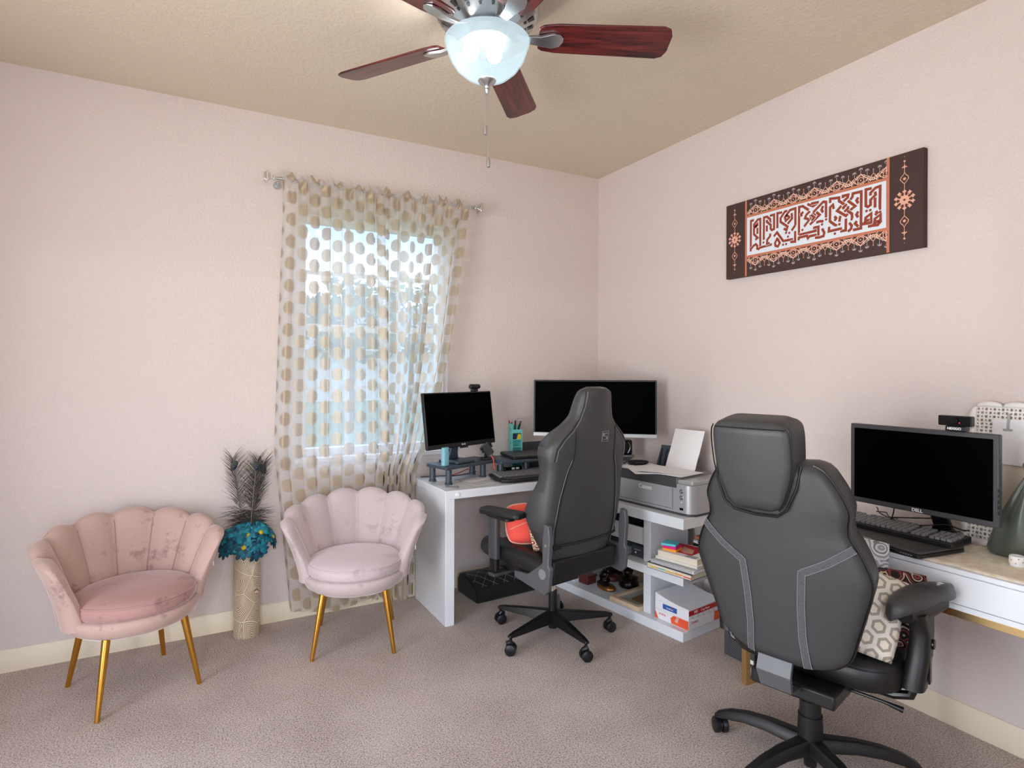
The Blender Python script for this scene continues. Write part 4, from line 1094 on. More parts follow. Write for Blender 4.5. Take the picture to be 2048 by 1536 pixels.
for s in (-1, 1):
    gseam([(s*.085, .775), (s*.096, .70), (s*.114, .645), (s*.152, .598), (s*.20, .555), (s*.236, .51), (s*.243, .45)], nm='edge_seam')
    gseam([(s*.077, .772), (s*.088, .70), (s*.106, .645), (s*.144, .592), (s*.192, .549), (s*.226, .505), (s*.233, .45)], r=.0009, mt='stitch', nm='edge_stitch')
    gseam([(s*.135, .605), (s*.136, .46)], nm='panel_seam'); gseam([(s*.136, .46), (s*.160, .40), (s*.185, .28), (s*.20, .12), (s*.19, .0)], nm='panel_seam')
    gseam([(s*.146, .455), (s*.170, .39), (s*.195, .27), (s*.21, .12), (s*.2, .0)], r=.0009, mt='stitch', nm='panel_stitch')
def gribbon(poly, mt, nm, w=.002):
    mb = MB(); 
    for pts in poly: mb.tube([gpt(x, gback(x, u)-.0012, u) for x, u in pts], w, 6)
    return mb.build(nm, mt, gc)
gribbon([[(.034, .582), (.078, .582), (.078, .532), (.034, .532), (.034, .582)]], 'stitch', 'emblem_border', .0011)
gribbon([[(.071, .572), (.050, .572), (.047, .562), (.052, .557), (.064, .557), (.068, .551), (.064, .542), (.046, .542)], [(.044, .572), (.041, .572), (.041, .558)], [(.071, .555), (.071, .541)]], 'stitch', 'emblem', .0016)
# seat
def cushion(par, nm, mt, w, y0, y1, z0, z1, r, lift=0, n=10):
    rings = []
    for k, (z, ins) in enumerate(((z0, .03), (z0+.008, .008), (z0+.03, 0), ((z0+z1)/2, -.004), (z1-.028, 0), (z1-.01, .010), (z1-.002, .032), (z1, .07))):
        pts = rrect(w-2*ins, (y1-y0)-2*ins, max(.01, r-ins*.6), 6)
        rings.append([V((x, y+(y0+y1)/2, z + lift*max(0, abs(x)/(w/2)-.55)**1.4*(1 if k > 3 else 0))) for x, y in pts])
    return MB().loft(rings).build(nm, mt, par, smooth=60)
cushion(gc, 'seat', 'leatherdark', .50, -.21, .29, .362, .468, .11)
for s in (-1, 1):
    MB().tube([(s*.222, -.2, .43), (s*.232, -.1, .447), (s*.236, .05, .455), (s*.232, .19, .455), (s*.205, .265, .44), (s*.13, .292, .42)], [.045, .05, .052, .054, .052, .04], 16).build('side_bolster', 'leatherdark', gc, smooth=70)
    # recline bracket
    pb = [(-.02, .365), (-.235, .335), (-.262, .36), (-.275, .46), (-.262, .475), (-.272, .60), (-.262, .655), (-.232, .66), (-.222, .59), (-.222, .48), (-.19, .455), (-.12, .405), (-.02, .395)]
    mt = M.Rotation(R(90), 4, 'Z') @ M.Rotation(R(90), 4, 'X')
    # map poly (y, z) to the side plane
    mm = frame3((s*.262, 0, 0), (0, 1, 0), (0, 0, 1))
    o = MB().prism(pb, -.012, .012, mm).build('recline_bracket', 'gunmetal', gc, bevel=.004)
    MB().cyl((s*.272, -.225, .43), (s*.279, -.225, .43), .024, n=28).build('bracket_cap', 'midgrey', o, bevel=.002)
    MB().cyl((s*.272, -.247, .565), (s*.276, -.247, .565), .006, n=14).build('bracket_bolt', 'chrome', o)
    # armrest
    ap = MB().prism(rrect(.088, .255, .03, 5), .655, .683).build('armrest_pad', 'black', gc, bevel=.008, seg=3)
    ap.location = (s*.305, .035, 0); ap.rotation_euler = (0, 0, R(-s*14))
    MB().prism(rrect(.06, .18, .02, 4), .638, .6548).build('armrest_carrier', 'black', gc, bevel=.004).location = (s*.305, .05, 0)
    MB().prism(rrect(.034, .068, .012, 4), .43, .6378).build('armrest_post', 'darkgrey', gc, bevel=.004).location = (s*.305, .10, 0)
    MB().prism(rrect(.026, .056, .01, 4), .37, .4298).build('armrest_stem', 'steelblack', gc, bevel=.003).location = (s*.305, .10, 0)
    MB().box((s*.21, .10, .352), (.23, .05, .016)).build('armrest_bracket', 'darkgrey', gc, bevel=.004)
MB().bx(-.215, .215, -.235, -.205, .372, .475).build('seat_rear_panel', 'leatherdark', gc, bevel=.012, seg=3)
MB().tube([gpt(x/20*.232, gback(x/20*.232, .045)-.003, .045) for x in range(-20, 21)], .006, 6).build('lumbar_strap', 'black', gc)
MB().box(gpt(-.185, -.022, .04), (.05, .012, .02)).build('strap_buckle', 'blackgloss', gc, bevel=.003)
MB().bx(-.1, .1, -.09, .09, .292, .362).build('tilt_mechanism', 'steelblack', gc, bevel=.008)
MB().tube([(.08, .02, .33), (.2, .03, .325), (.25, .03, .318)], [.005, .005, .008], 10).build('tilt_lever', 'steelblack', gc)
MB().cyl((0, 0, .2), (0, 0, .30), .0135, n=20).build('gas_piston', 'chrome', gc)
MB().tube([(0, 0, .04), (0, 0, .215), (0, 0, .232)], [.0225, .0225, .021], 24).build('gas_sleeve', 'steelblack', gc)
MB().tube([(0, 0, .07), (0, 0, .128)], [.036, .033], 24).build('base_hub', 'steelblack', gc, bevel=.003)
for k in range(5):
    a = R(124-10 + 72*k); rt = M.Rotation(a, 4, 'Z')
    def rc(x, w_, z0, z1): return [rt @ V((x, -w_, z0)), rt @ V((x, w_, z0)), rt @ V((x, w_*.55, z1)), rt @ V((x, -w_*.55, z1))]
    MB().loft([rc(.02, .033, .075, .130), rc(.12, .027, .078, .120), rc(.285, .018, .081, .102), rc(.318, .013, .083, .094)]).build('base_leg', 'steelblack', gc, bevel=.003)
    x, y = .305*cos(a), .305*sin(a)
    caster(gc, x, y, a + [.9, 2.2, 1.4, .3, 1.1][k])

# ---- pillows
def pillow(name, label, mt, loc, rot, w, h, t, grp=None, piping=None, lines=False, rnd_=.07):
    th = thing(name, label, 'pillow', loc); th.rotation_euler = rot
    if grp: th['group'] = grp
    n = 18; m = MB()
    def pt(i, j, s):
        x, y = -1+2*i/n, -1+2*j/n
        e = (max(0, (1-x*x)*(1-y*y)))**.42
        rd = 1 - rnd_*(x*x*y*y)
        return V((x*rd*w/2*(1-.05*(1-abs(y))*(abs(x)**4)), y*rd*h/2*(1-.05*(1-abs(x))*(abs(y)**4)), s*t/2*e))
    m.sheet([[pt(i, j, 1) for i in range(n+1)] for j in range(n+1)]); m.sheet([[pt(i, j, -1) for i in range(n+1)] for j in range(n+1)])
    bmesh.ops.remove_doubles(m.bm, verts=m.bm.verts, dist=1e-5)
    m.build('pillow_cover', mt, th, smooth=80)
    if piping:
        e = [pt(i, 0, 0) for i in range(n)] + [pt(n, j, 0) for j in range(n)] + [pt(i, n, 0) for i in range(n, 0, -1)] + [pt(0, j, 0) for j in range(n, -1, -1)]
        MB().tube(e, .004, 6).build('pillow_piping', piping, th)
    if lines:
        for a in (-.35, .35):
            MB().tube([pt(i, n/2+a*(i-n/2)*1.0, 1)+V((0, 0, .001)) for i in range(1, n)], .0018, 6).build('pillow_stitching', 'pinkorn', th)
    return th
GR = M.Translation((-.935, -.86, 0)) @ M.Rotation(R(10), 4, 'Z')
def gl(x, y, z): return GR @ V((x, y, z))
pillow('paisley_pillow', 'paisley patterned pillow against the back of the gaming chair', 'paisley', gl(-.05, -.075, .605), (M.Rotation(R(10), 3, 'Z') @ M.Rotation(R(78), 3, 'X')).to_euler(), .36, .25, .11)
pillow('coral_pillow', 'coral red pillow with pale cross stitching on the gaming chair seat', 'coral', gl(-.135, .035, .59), (M.Rotation(R(-16), 3, 'Z') @ M.Rotation(R(64), 3, 'X')).to_euler(), .25, .21, .13, piping='pinkorn', lines=True, rnd_=.2)

# ---- executive chair
EA = R(15-90)
ec = thing('executive_chair', 'large black leather executive chair with a headrest at the right hand desk', 'office chair', (-.742, -2.167, 0), EA)
E0, ET = (-.24, .5), R(10)
def ept(x, d, u): return V((x, E0[0] - u*sin(ET) + d*cos(ET), E0[1] + u*cos(ET) + d*sin(ET)))
ew = [(-.035, .10), (-.02, .145), (.02, .19), (.1, .217), (.18, .240), (.235, .255), (.275, .260), (.32, .248), (.365, .228), (.40, .208), (.43, .206), (.47, .211), (.51, .198), (.55, .176), (.58, .155), (.598, .13), (.606, .09)]
def eback(x, u):
    w_ = blend(ew, u); q = min(1, abs(x)/w_)
    return -.034*(1-q**2.2)
rings = []
for k in range(72):
    u = -.035 + .641*k/71; w_ = blend(ew, u); ring = []
    edge = min(1, min(u+.035, .606-u)/.03); tt = .03 + .075*sqrt(max(0, edge))
    for i in range(17):
        q = -1+2*i/16; x = w_*q; ring.append(ept(x*(.985 if abs(q) == 1 else 1), eback(x, u)*(.4+.6*edge) + (.008 if abs(q) == 1 else 0), u))
    for i in range(17):
        q = 1-2*i/16; x = w_*q; ring.append(ept(x*(.97 if abs(q) == 1 else 1), tt + .022*abs(q)**2 - (.03 if abs(q) == 1 else 0) - .015*(1-q*q), u))
    rings.append(ring)
MB().loft(rings).build('backrest', 'leather2', ec, smooth=75)
ed = [ept(blend(ew, u)*1.004, .012, u) for u in [-.03+.63*k/60 for k in range(61)]]
el = [ept(-blend(ew, u)*1.004, .012, u) for u in [-.03+.63*k/60 for k in range(61)]]
MB().tube(ed, .0035, 6).build('back_piping', 'piping', ec); MB().tube(el, .0035, 6).build('back_piping', 'piping', ec)
def eband(cl, wdt, s):
    m = MB(); L = []
    P = []
    for (a, b), (c, d) in zip(cl, cl[1:]):
        for i in range(10): P.append(V((a+(c-a)*i/10, b+(d-b)*i/10)))
    P.append(V(cl[-1]))
    A, B = [], []
    for i, p in enumerate(P):
        t_ = (P[min(i+1, len(P)-1)]-P[max(i-1, 0)]).normalized(); n_ = V((-t_.y, t_.x))
        A.append(p+n_*wdt/2); B.append(p-n_*wdt/2)
    def up(q, o): return ept(s*q.x, eback(q.x, q.y)-o, q.y)
    for i in range(len(P)-1):
        m.quad(up(A[i], .0022), up(A[i+1], .0022), up(P[i+1], .003), up(P[i], .003)); m.quad(up(P[i], .003), up(P[i+1], .003), up(B[i+1], .0022), up(B[i], .0022))
    bd = m.build('woven_band', 'denim', ec, smooth=80)
    for E_ in (A, B):
        st = MB()
        pts = [up(q, .0034) for q in E_]
        for i in range(len(pts)-1):
            for j in range(3):
                a = pts[i].lerp(pts[i+1], j/3); b = pts[i].lerp(pts[i+1], j/3+.2); st.tube([a, b], .0011, 4)
        o = st.build('band_stitching', 'stitch', bd)
for s in (-1, 1): eband([(.222, .375), (.155, .325), (.088, .285), (.080, .18), (.078, .08), (.086, -.022)], .021, s)
# headrest
hr = []
hw = [(.462, .06), (.475, .078), (.52, .098), (.58, .115), (.65, .120), (.70, .118), (.722, .108), (.732, .085)]
for k in range(30):
    u = .462 + .27*k/29; w_ = blend(hw, u); e = min(1, min(u-.455, .736-u)/.03); ring = []
    pts = rrect(2*w_, .125*(.55+.45*sqrt(max(0, e))), .022, 5)
    hr.append([ept(x-.03, y+.01-.012*(1-min(1, abs(x)/w_)**2)*(1 if y < 0 else 0), u) for x, y in pts])
MB().loft(hr).build('headrest', 'leather2', ec, smooth=75)
for s in (-1, 1):
    MB().tube([ept(s*blend(hw, u)*1.0-.03, -.048, u) for u in [.47+.25*k/20 for k in range(21)]], .0022, 6).build('headrest_piping', 'piping', ec)
MB().tube([ept(x/10*.105-.03, -.052-.004*(1-abs(x)/10), .714) for x in range(-10, 11)], .0018, 6).build('headrest_piping', 'piping', ec)
MB().tube([ept(-.155, -.012, .60), ept(-.148, -.034, .54), ept(-.125, -.044, .478), ept(-.095, -.046, .455), ept(-.03, -.047, .448), ept(.035, -.046, .452), ept(.062, -.044, .475), ept(.09, -.034, .54), ept(.098, -.012, .60)], .0042, 8).build('notch_piping', 'piping', ec)
# seat and mechanism
cushion(ec, 'seat', 'leatherdark', .54, -.10, .385, .372, .474, .12, lift=.02)
MB().tube([V((x, y+.1425, .448)) for x, y in rrect(.538, .482, .12, 6)] + [V((.269, .1425+.121, .448))], .003, 6).build('seat_piping', 'piping', ec)
MB().loft([[V((-.065, -.262, .475)), V((.04, -.262, .475)), V((.04, -.247, .475)), V((-.065, -.247, .475))], [V((-.065, -.278, .43)), V((.04, -.278, .43)), V((.04, -.262, .43)), V((-.065, -.262, .43))], [V((-.06, -.255, .375)), V((.035, -.255, .375)), V((.035, -.24, .375)), V((-.06, -.24, .375))], [V((-.055, -.15, .345)), V((.03, -.15, .345)), V((.03, -.15, .36)), V((-.055, -.15, .36))]]).build('back_bracket', 'gunmetal', ec, bevel=.004)
MB().bx(-.13, .13, -.17, .12, .325, .372).build('tilt_mechanism', 'black', ec, bevel=.008)
MB().tube([(.1, -.02, .34), (.22, -.01, .335), (.27, 0, .325)], [.005, .005, .009], 10).build('tilt_lever', 'steelblack', ec)
MB().tube([(.03, -.06, .33), (.05, -.09, .325), (.06, -.09, .322)], [.006, .006, .01], 10).build('tension_knob', 'chrome', ec)
for s in (-1, 1):
    # padded arm: pad, tray, sculpted post
    rg = []
    for k in range(15):
        q = -1+2*k/14; yy = .05+q*.14; w_ = .052*(1-abs(q)**3.2*.75); zt = .668+.024*(1-q*q)+.012*q
        rg.append([V((s*.305+w_*cos(a)*s, yy, zt - .020 + (.032 if sin(a) > 0 else .020)*sin(a))) for a in [2*pi*i/18 for i in range(18)]])
    pd_ = MB(); bmesh_pts = [[M.Translation((s*.305, .05, 0)) @ M.Rotation(R(-22*s), 4, 'Z') @ M.Translation((-s*.305, -.05, 0)) @ q for q in r_] for r_ in rg]; pd_.loft(bmesh_pts).build('armrest_pad', 'leather', ec, smooth=75)
    MB().tube([(s*.275, -.03, .632), (s*.305, .05, .637), (s*.338, .13, .646)], [.03, .038, .028], 14).build('armrest_shell', 'black', ec, smooth=70)
    def sec(z, yc, wy, wx, xo): return [V((s*(.305+xo)+x, yc+y, z)) for x, y in rrect(wx, wy, min(wx, wy)*.42, 5)]
    MB().loft([sec(.40, .02, .085, .062, -.012), sec(.50, .035, .088, .060, 0), sec(.56, .05, .088, .056, .002), sec(.60, .055, .12, .05, 0), sec(.632, .06, .17, .046, 0)]).build('armrest_post', 'black', ec, smooth=70)
    MB().cyl((s*.328, .045, .535), (s*.342, .045, .535), .015, n=24).build('height_button', 'blackgloss', ec, bevel=.003)
    MB().tube([(s*.295, .02, .402), (s*.285, .02, .37), (s*.24, .02, .355), (s*.1, .02, .352)], [.014, .014, .014, .014], 10).build('armrest_bracket', 'steelblack', ec)
    MB().bx(s*.332-.003, s*.332+.003, .03-.012, .03+.012, .42, .50).build('post_inset', 'blackgloss', ec, bevel=.002)
WM = MB()
for (wx_, wy_) in ((.335, .10), (.312, .085), (.34, .12)): WM.prism([(wx_-.009, wy_-.006), (wx_+.004, wy_-.008), (wx_+.010, wy_+.003), (wx_-.002, wy_+.009)], .7035-.02*abs(wx_-.32), .7042-.02*abs(wx_-.32))
WM.build('worn_patch', 'whitemat', ec)
MB().tube([(0, 0, .25), (0, 0, .335)], [.028, .029], 24).build('gas_cover', 'black', ec)
MB().tube([(0, 0, .2), (0, 0, .252)], [.034, .0335], 24).build('gas_cover', 'black', ec)
MB().tube([(0, 0, .12), (0, 0, .202)], [.0405, .0385], 28).build('gas_cover', 'black', ec)
MB().tube([(0, 0, .03), (0, 0, .075), (0, 0, .1)], [.02, .022, .035], 24).build('base_hub', 'black', ec)
for k in range(5):
    a = R(105 - (15-90) + 72*k); rt = M.Rotation(a, 4, 'Z')
    def rc(x, w_, z0, z1): return [rt @ V((x, -w_, z0)), rt @ V((x, -w_*.9, z0+(z1-z0)*.6)), rt @ V((x, -w_*.5, z1)), rt @ V((x, w_*.5, z1)), rt @ V((x, w_*.9, z0+(z1-z0)*.6)), rt @ V((x, w_, z0))]
    MB().loft([rc(.0, .034, .09, .132), rc(.06, .033, .09, .131), rc(.14, .028, .092, .130), rc(.22, .025, .084, .119), rc(.285, .022, .068, .101), rc(.328, .019, .054, .079), rc(.342, .013, .05, .064)]).build('base_leg', 'black', ec, bevel=.004)
    x, y = .322*cos(a), .322*sin(a)
    caster(ec, x, y, a + [2.4, .5, 1.2, 2.0, .4][k], .028)
ER = M.Translation((-.742, -2.167, 0)) @ M.Rotation(EA, 4, 'Z')
def el_(x, y, z): return ER @ V((x, y, z))
pillow('hexagon_pillow', 'cream pillow with grey hexagon rings on the executive chair', 'hex', el_(.135, -.015, .612), (M.Rotation(EA+R(20), 3, 'Z') @ M.Rotation(R(62), 3, 'X') @ M.Rotation(R(-14), 3, 'Z')).to_euler(), .28, .27, .13)
pillow('floral_pillow', 'dark floral pillow in front of the hexagon pillow on the executive chair', 'floralred', el_(.165, .10, .595), (M.Rotation(EA+R(10), 3, 'Z') @ M.Rotation(R(70), 3, 'X')).to_euler(), .30, .25, .10)
pillow('grey_print_pillow', 'grey white printed pillow at the front of the executive chair seat', 'greyprint', el_(.02, .16, .635), (M.Rotation(EA, 3, 'Z') @ M.Rotation(R(66), 3, 'X')).to_euler(), .34, .32, .07)

# ------------------------------------------------------------------ right hand desk
D2 = .74
wd = thing('drawer_desk', 'white drawer desk with brass coloured legs on the right wall', 'desk', (-.24, -2.16, 0))
def d2(x0, x1, y0, y1, z0, z1): return MB().bx(x0+.24, x1+.24, y0+2.16, y1+2.16, z0, z1)
YL, YR_ = -1.64, -2.685
d2(-.47, -.025, YR_, YL, .7245, D2).build('desktop', 'white', wd, bevel=.0015)
d2(-.462, -.03, YR_, YL, .612, .7235).build('drawer_case', 'white', wd)
d2(-.47, -.463, YR_+.004, YL-.004, .6305, .7215).build('drawer_front', 'white', wd, bevel=.0015)
d2(-.47, -.463, YR_, YL, .612, .6285).build('drawer_rail', 'white', wd)
d2(-.468, -.443, YR_+.026, YL-.0415, .588, .6115).build('brass_rail', 'goldbar', wd, bevel=.001)
for y0 in (-1.681, YR_):
    for nm, a in (('brass_post', (-.47, -.445, .0, .6115)), ('brass_post', (-.06, -.035, .0, .6115))): d2(a[0], a[1], y0, y0+.0255, a[2], a[3]).build(nm, 'goldbar', wd, bevel=.001)
    d2(-.445, -.06, y0, y0+.0255, 0, .022).build('brass_foot', 'goldbar', wd, bevel=.001)
tc_ = MB(); n = 30
g = [[V((-.455+.35*i/8 + .004*sin(j*.9)*(i == 0), -1.78-.90*j/n, D2+.0016+.0006*sin(j*1.7+i))) for j in range(n+1)] for i in range(9)]
tc_.sheet(g)
o = tc_.build('table_runner', 'cloth', smooth=80, solid=.0012); tag(o, 'pale floral cloth runner on the right hand white desk', 'cloth')
CT = D2+.0032
l2 = thing('dark_laptop', 'closed dark laptop under the keyboard on the right hand desk', 'laptop', (-.345, -2.215, CT), R(-90-8))
MB().prism(rrect(.36, .235, .014), .001, .014).build('laptop_base', 'black', l2, bevel=.003)
MB().prism(rrect(.36, .235, .014), .0145, .023).build('laptop_lid', 'darkgrey', l2, bevel=.003)
MB().bx(-.03, .01, -.1185, -.1145, .010, .0245).build('silver_sticker', 'silver', l2)
for k in range(5): MB().bx(.115+.009*k, .121+.009*k, -.1178, -.1168, .005, .009).build('edge_port', 'midgrey', l2)
k2 = thing('flat_keyboard', 'black desktop keyboard resting on the dark laptop', 'keyboard', (-.282, -2.19, CT+.0236), R(-90))
kt = MB(); kt.loft([[V((-.22, -.065, 0)), V((.22, -.065, 0)), V((.22, -.065, .016)), V((-.22, -.065, .016))], [V((-.22, .065, .006)), V((.22, .065, .006)), V((.22, .065, .026)), V((-.22, .065, .026))]])
kt.build('keyboard_case', 'black', k2, bevel=.002)
def key_block(x0, x1, rows, n, y0=-.052, dy=.0185):
    m = MB(); w_ = (x1-x0)/n
    for r_ in range(rows):
        off = .25*w_*(r_ % 2)
        for i in range(n):
            if rows-1 == r_ and i % 5 == 4: continue
            zz = .0165 + (y0+r_*dy+.065)*.077
            m.box((x0+i*w_+w_/2+off*.3, y0+r_*dy+dy/2, zz+.004), (w_-.0035, dy-.0035, .009))
    o = m.build('key_field', 'keycap', k2, bevel=.001, seg=1); o['kind'] = 'stuff'
key_block(-.212, .07, 6, 15); key_block(.08, .13, 5, 3); key_block(.14, .212, 5, 4)
t3, m3 = monitor('office_monitor', 'dark grey framed monitor on the right hand desk with a boxy webcam', .485, .302, .024, .145, (-.17, -2.285, D2+.0034), R(-90), 0, .016, .115, 'darkgrey', chin=.02, base=(.17, .12), col='black')
text('DELL', .016, m3 @ frame3((0, -.0016, .0095), (1, 0, 0), (0, 0, 1)), 'whiteprint', t3, 'brand_lettering', bold=.0005)
for k in range(5): b_ = MB().box((.242, -.001, .05+.018*k), (.005, .003, .01)); bmesh.ops.transform(b_.bm, matrix=m3, verts=b_.bm.verts); b_.build('side_button', 'black', t3)
w2 = thing('box_webcam', 'boxy black webcam with white lettering on the office monitor', 'webcam', (0, 0, 0), group='webcams on monitors')
MB().bx(-.05, .05, -.012, .012, .016, .05).build('webcam_body', 'black', w2, bevel=.003)
MB().bx(-.048, .048, -.0135, -.0122, .018, .048).build('webcam_face', 'blackgloss', w2, bevel=.001)
MB().cyl((0, -.0136, .034), (0, -.022, .034), .013, n=28).build('webcam_lens', 'lens', w2, bevel=.002)
MB().sph((.016, -.0145, .027), (.003, .0015, .003), 10).build('red_light', 'red', w2)
wcl = MB().bx(-.028, .028, -.013, .03, -.002, .0155).build('webcam_clip', 'black', w2, bevel=.003)
text('NEXIGO', .011, frame3((0, -.0137, .0068), (1, 0, 0), (0, 0, 1)), 'whiteprint', w2, 'brand_lettering', bold=.0003)
w2.matrix_world = M.Translation((-.17, -2.285, D2+.0034)) @ M.Rotation(R(-90), 4, 'Z') @ m3 @ M.Translation((.12, .002, .305))
rnd = random.Random(5)
for k, lab in enumerate(('black cable looped on the desk behind the keyboard', 'black cable crossing under the office monitor', 'black cable bundle at the foot of the office monitor', 'thin black cable rising to the office monitor')):
    P = []
    for i in range(24):
        q = i/23
        P.append((-.205+.03*sin(7*q+k*1.3)+.012*k, -2.04-.34*q - .02*sin(11*q+k), CT+.03+.012*k+.02*abs(sin(5*q+k*.8))))
    if k == 3: P = [(-.2, -2.12, CT+.03), (-.23, -2.15, CT+.05), (-.25, -2.17, CT+.09), (-.262, -2.18, D2+.135)]
    o = MB().tube(P, .0022, 6).build('desk_cable', 'black', smooth=60); tag(o, lab, 'cable', 'cables behind the flat keyboard')
# lace board
lb = thing('lace_board', 'white lace edged board leaning on the wall behind the office monitor', 'board', (-.115, -2.336, D2+.001), R(-90))
LW, LH = .40, .475
tl = M.Rotation(R(-9), 4, 'X')
def lbl(name, mb, mt, par=lb, **kw):
    bmesh.ops.transform(mb.bm, matrix=tl, verts=mb.bm.verts); return mb.build(name, mt, par, **kw)
def scal(n, x0, x1, y, dy):
    pts = []
    for i in range(n):
        a = x0+(x1-x0)*i/n; b = x0+(x1-x0)*(i+1)/n
        for k in range(7): t = k/7; pts.append((a+(b-a)*t, y+dy*sin(pi*t)**.6))
    return pts
def lace(name, x0, x1, y0, y1):
    """plate with pierced holes: a grid of small cells with diamond holes"""
    m = MB(); c = .0125; nx, ny = max(1, round((x1-x0)/c)), max(1, round((y1-y0)/c)); cx, cy = (x1-x0)/nx, (y1-y0)/ny
    for i in range(nx):
        for j in range(ny):
            X, Y = x0+i*cx, y0+j*cy; h = .30 if (i+j) % 2 else .2
            o_ = [(X, Y), (X+cx/2, Y), (X+cx, Y), (X+cx, Y+cy/2), (X+cx, Y+cy), (X+cx/2, Y+cy), (X, Y+cy), (X, Y+cy/2)]
            q = [(X+cx/2+cx*h*1.25*cos(R(225+45*k)), Y+cy/2+cy*h*1.25*sin(R(225+45*k))) for k in range(8)]
            for k in range(8):
                l_ = (k+1) % 8
                m.quad(*[V((p[0], -.0, p[1])) for p in (o_[k], o_[l_], q[l_], q[k])])
    bmesh.ops.remove_doubles(m.bm, verts=m.bm.verts, dist=1e-5)
    return lbl(name, m, 'lace', solid=.003)
bw = .055
lace('lace_border', 0, LW, LH-bw, LH); lace('lace_border', 0, LW, 0, bw); lace('lace_border', 0, bw, bw, LH-bw); lace('lace_border', LW-bw, LW, bw, LH-bw)
XZ = frame3((0, 0, 0), (1, 0, 0), (0, 0, 1))
m = MB()
for (n_, horiz, base_, sg) in ((5, 1, LH, 1), (5, 1, 0, -1), (6, 0, 0, -1), (6, 0, LW, 1)):
    ln = LW if horiz else LH
    for i in range(n_):
        a = ln*(i+.5)/n_; r_ = ln/n_/2
        P_ = []
        for k in range(13):
            th_ = R(180*k/12); d_ = r_*cos(th_); h_ = .022*sin(th_)**.8
            P_.append((a+d_, base_+sg*h_) if horiz else (base_+sg*h_, a+d_))
        for k in range(12):
            b0 = (P_[k][0], base_) if horiz else (base_, P_[k][1]); b1 = (P_[k+1][0], base_) if horiz else (base_, P_[k+1][1])
            m.quad(V((P_[k][0], 0, P_[k][1])), V((P_[k+1][0], 0, P_[k+1][1])), V((b1[0], 0, b1[1])), V((b0[0], 0, b0[1])))
bmesh.ops.remove_doubles(m.bm, verts=m.bm.verts, dist=1e-5)
lbl('scalloped_edge', m, 'lace', solid=.003)
lbl('board_face', MB().bx(bw-.004, LW-bw+.004, .0016, .005, bw-.004, LH-bw+.004), 'beigecard')
lb.location = (-.105, -2.345, D2+.024)
ps = thing('clipped_paper', 'white paper sheet hanging from a clip on the lace edged board', 'paper', (-.105, -2.345, D2+.024), R(-90))
lbl('paper_sheet', MB().bx(.055, .34, -.0045, -.0033, .275, .432), 'paper', par=ps)
cl_ = MB(); cl_.bx(.098, .106, -.0085, -.0048, .40, .455); cl_.bx(.088, .116, -.009, -.0048, .393, .4); lbl('paper_clip', cl_, 'silver', par=ps, bevel=.001)
# green pouch
pc = thing('green_pouch', 'green satin drawstring pouch standing in front of the lace edged board', 'pouch', (-.165, -2.575, CT-.0012), R(-90+6))
rg = []
for k, (z, w_, d_) in enumerate(((0, .125, .03), (.008, .14, .038), (.04, .137, .044), (.11, .115, .046), (.18, .085, .04), (.24, .056, .03), (.28, .03, .018), (.3, .034, .022), (.325, .05, .028))):
    rg.append([V((w_*cos(a)*(1+.06*sin(9*a+k*.3)*(z/.28)), d_*sin(a)*(1+.34*sin(9*a+.6)*(z/.28)), z)) for a in [2*pi*i/56 for i in range(56)]])
MB().loft(rg).build('pouch_body', 'satin', pc, smooth=80, sub=1)
MB().tube([(.031*cos(a), .02*sin(a), .284) for a in [2*pi*i/24 for i in range(25)]], .0025, 6).build('drawstring', 'satin', pc)
jr = thing('white_jar', 'small white jar with gold spots at the right edge of the desk', 'jar', (-.275, -2.56, CT-.0012))
MB().lathe([(0, 0), (.018, 0), (.021, .004), (.021, .03), (.019, .034), (.017, .034), (.017, .01), (0, .01)], 28).build('jar_body', 'whitemat', jr)
m = MB()
for i in range(14): a = i*2.4; z_ = .006+.0018*i; m.sph((.0208*cos(a), .0208*sin(a), z_), (.0022, .0022, .0022), 6)
m.build('gold_spots', 'goldbar', jr)
# computer tower
tw = thing('computer_tower', 'black mesh fronted computer tower on the carpet under the drawer desk', 'computer', (-.32, -1.515, 0), R(-90))
MB().bx(-.09, .09, .012, .28, 0, .37).build('tower_case', 'black', tw, bevel=.004)
def mesh_front():
    t = NT('perforated_black_mesh'); v = t.coord(scale=(1, 1, 1))
    sp = t.n.new('ShaderNodeSeparateXYZ'); t.l.new(v, sp.inputs[0])
    c = .0085
    row = t.math('FLOOR', t.math('DIVIDE', t.math('ADD', sp.outputs[2], 3), c*.6))
    fx = t.math('SUBTRACT', t.math('FRACT', t.math('ADD', t.math('DIVIDE', t.math('ADD', sp.outputs[0], 3), c), t.math('MULTIPLY', t.math('MODULO', row, 2), .5))), .5)
    fz = t.math('SUBTRACT', t.math('FRACT', t.math('DIVIDE', t.math('ADD', sp.outputs[2], 3), c*.6)), .5)
    d = t.math('ADD', t.math('MULTIPLY', t.math('MULTIPLY', fx, fx), 4), t.math('MULTIPLY', fz, fz))
    t.put(t.b.inputs['Base Color'], t.mix(t.math('LESS_THAN', d, .16), lin((14, 14, 16)), lin((150, 152, 158))))
    t.b.inputs['Roughness'].default_value = .4
    return t.m
MT['mesh'] = mesh_front()
MB().bx(-.088, .088, 0, .012, .002, .368).build('mesh_front', 'mesh', tw, bevel=.002)
MB().bx(.062, .082, -.0012, 0, .018, .036).build('white_sticker', 'whiteprint', tw)

# ------------------------------------------------------------------ calligraphy canvas
PY0, PY1, PZ0, PZ1 = -2.161, -1.179, 1.860, 2.256
cv = thing('calligraphy_canvas', 'dark brown canvas with rust calligraphy on a white field, on the right wall', 'wall art', (-.002, -1.67, 2.058), R(-90))
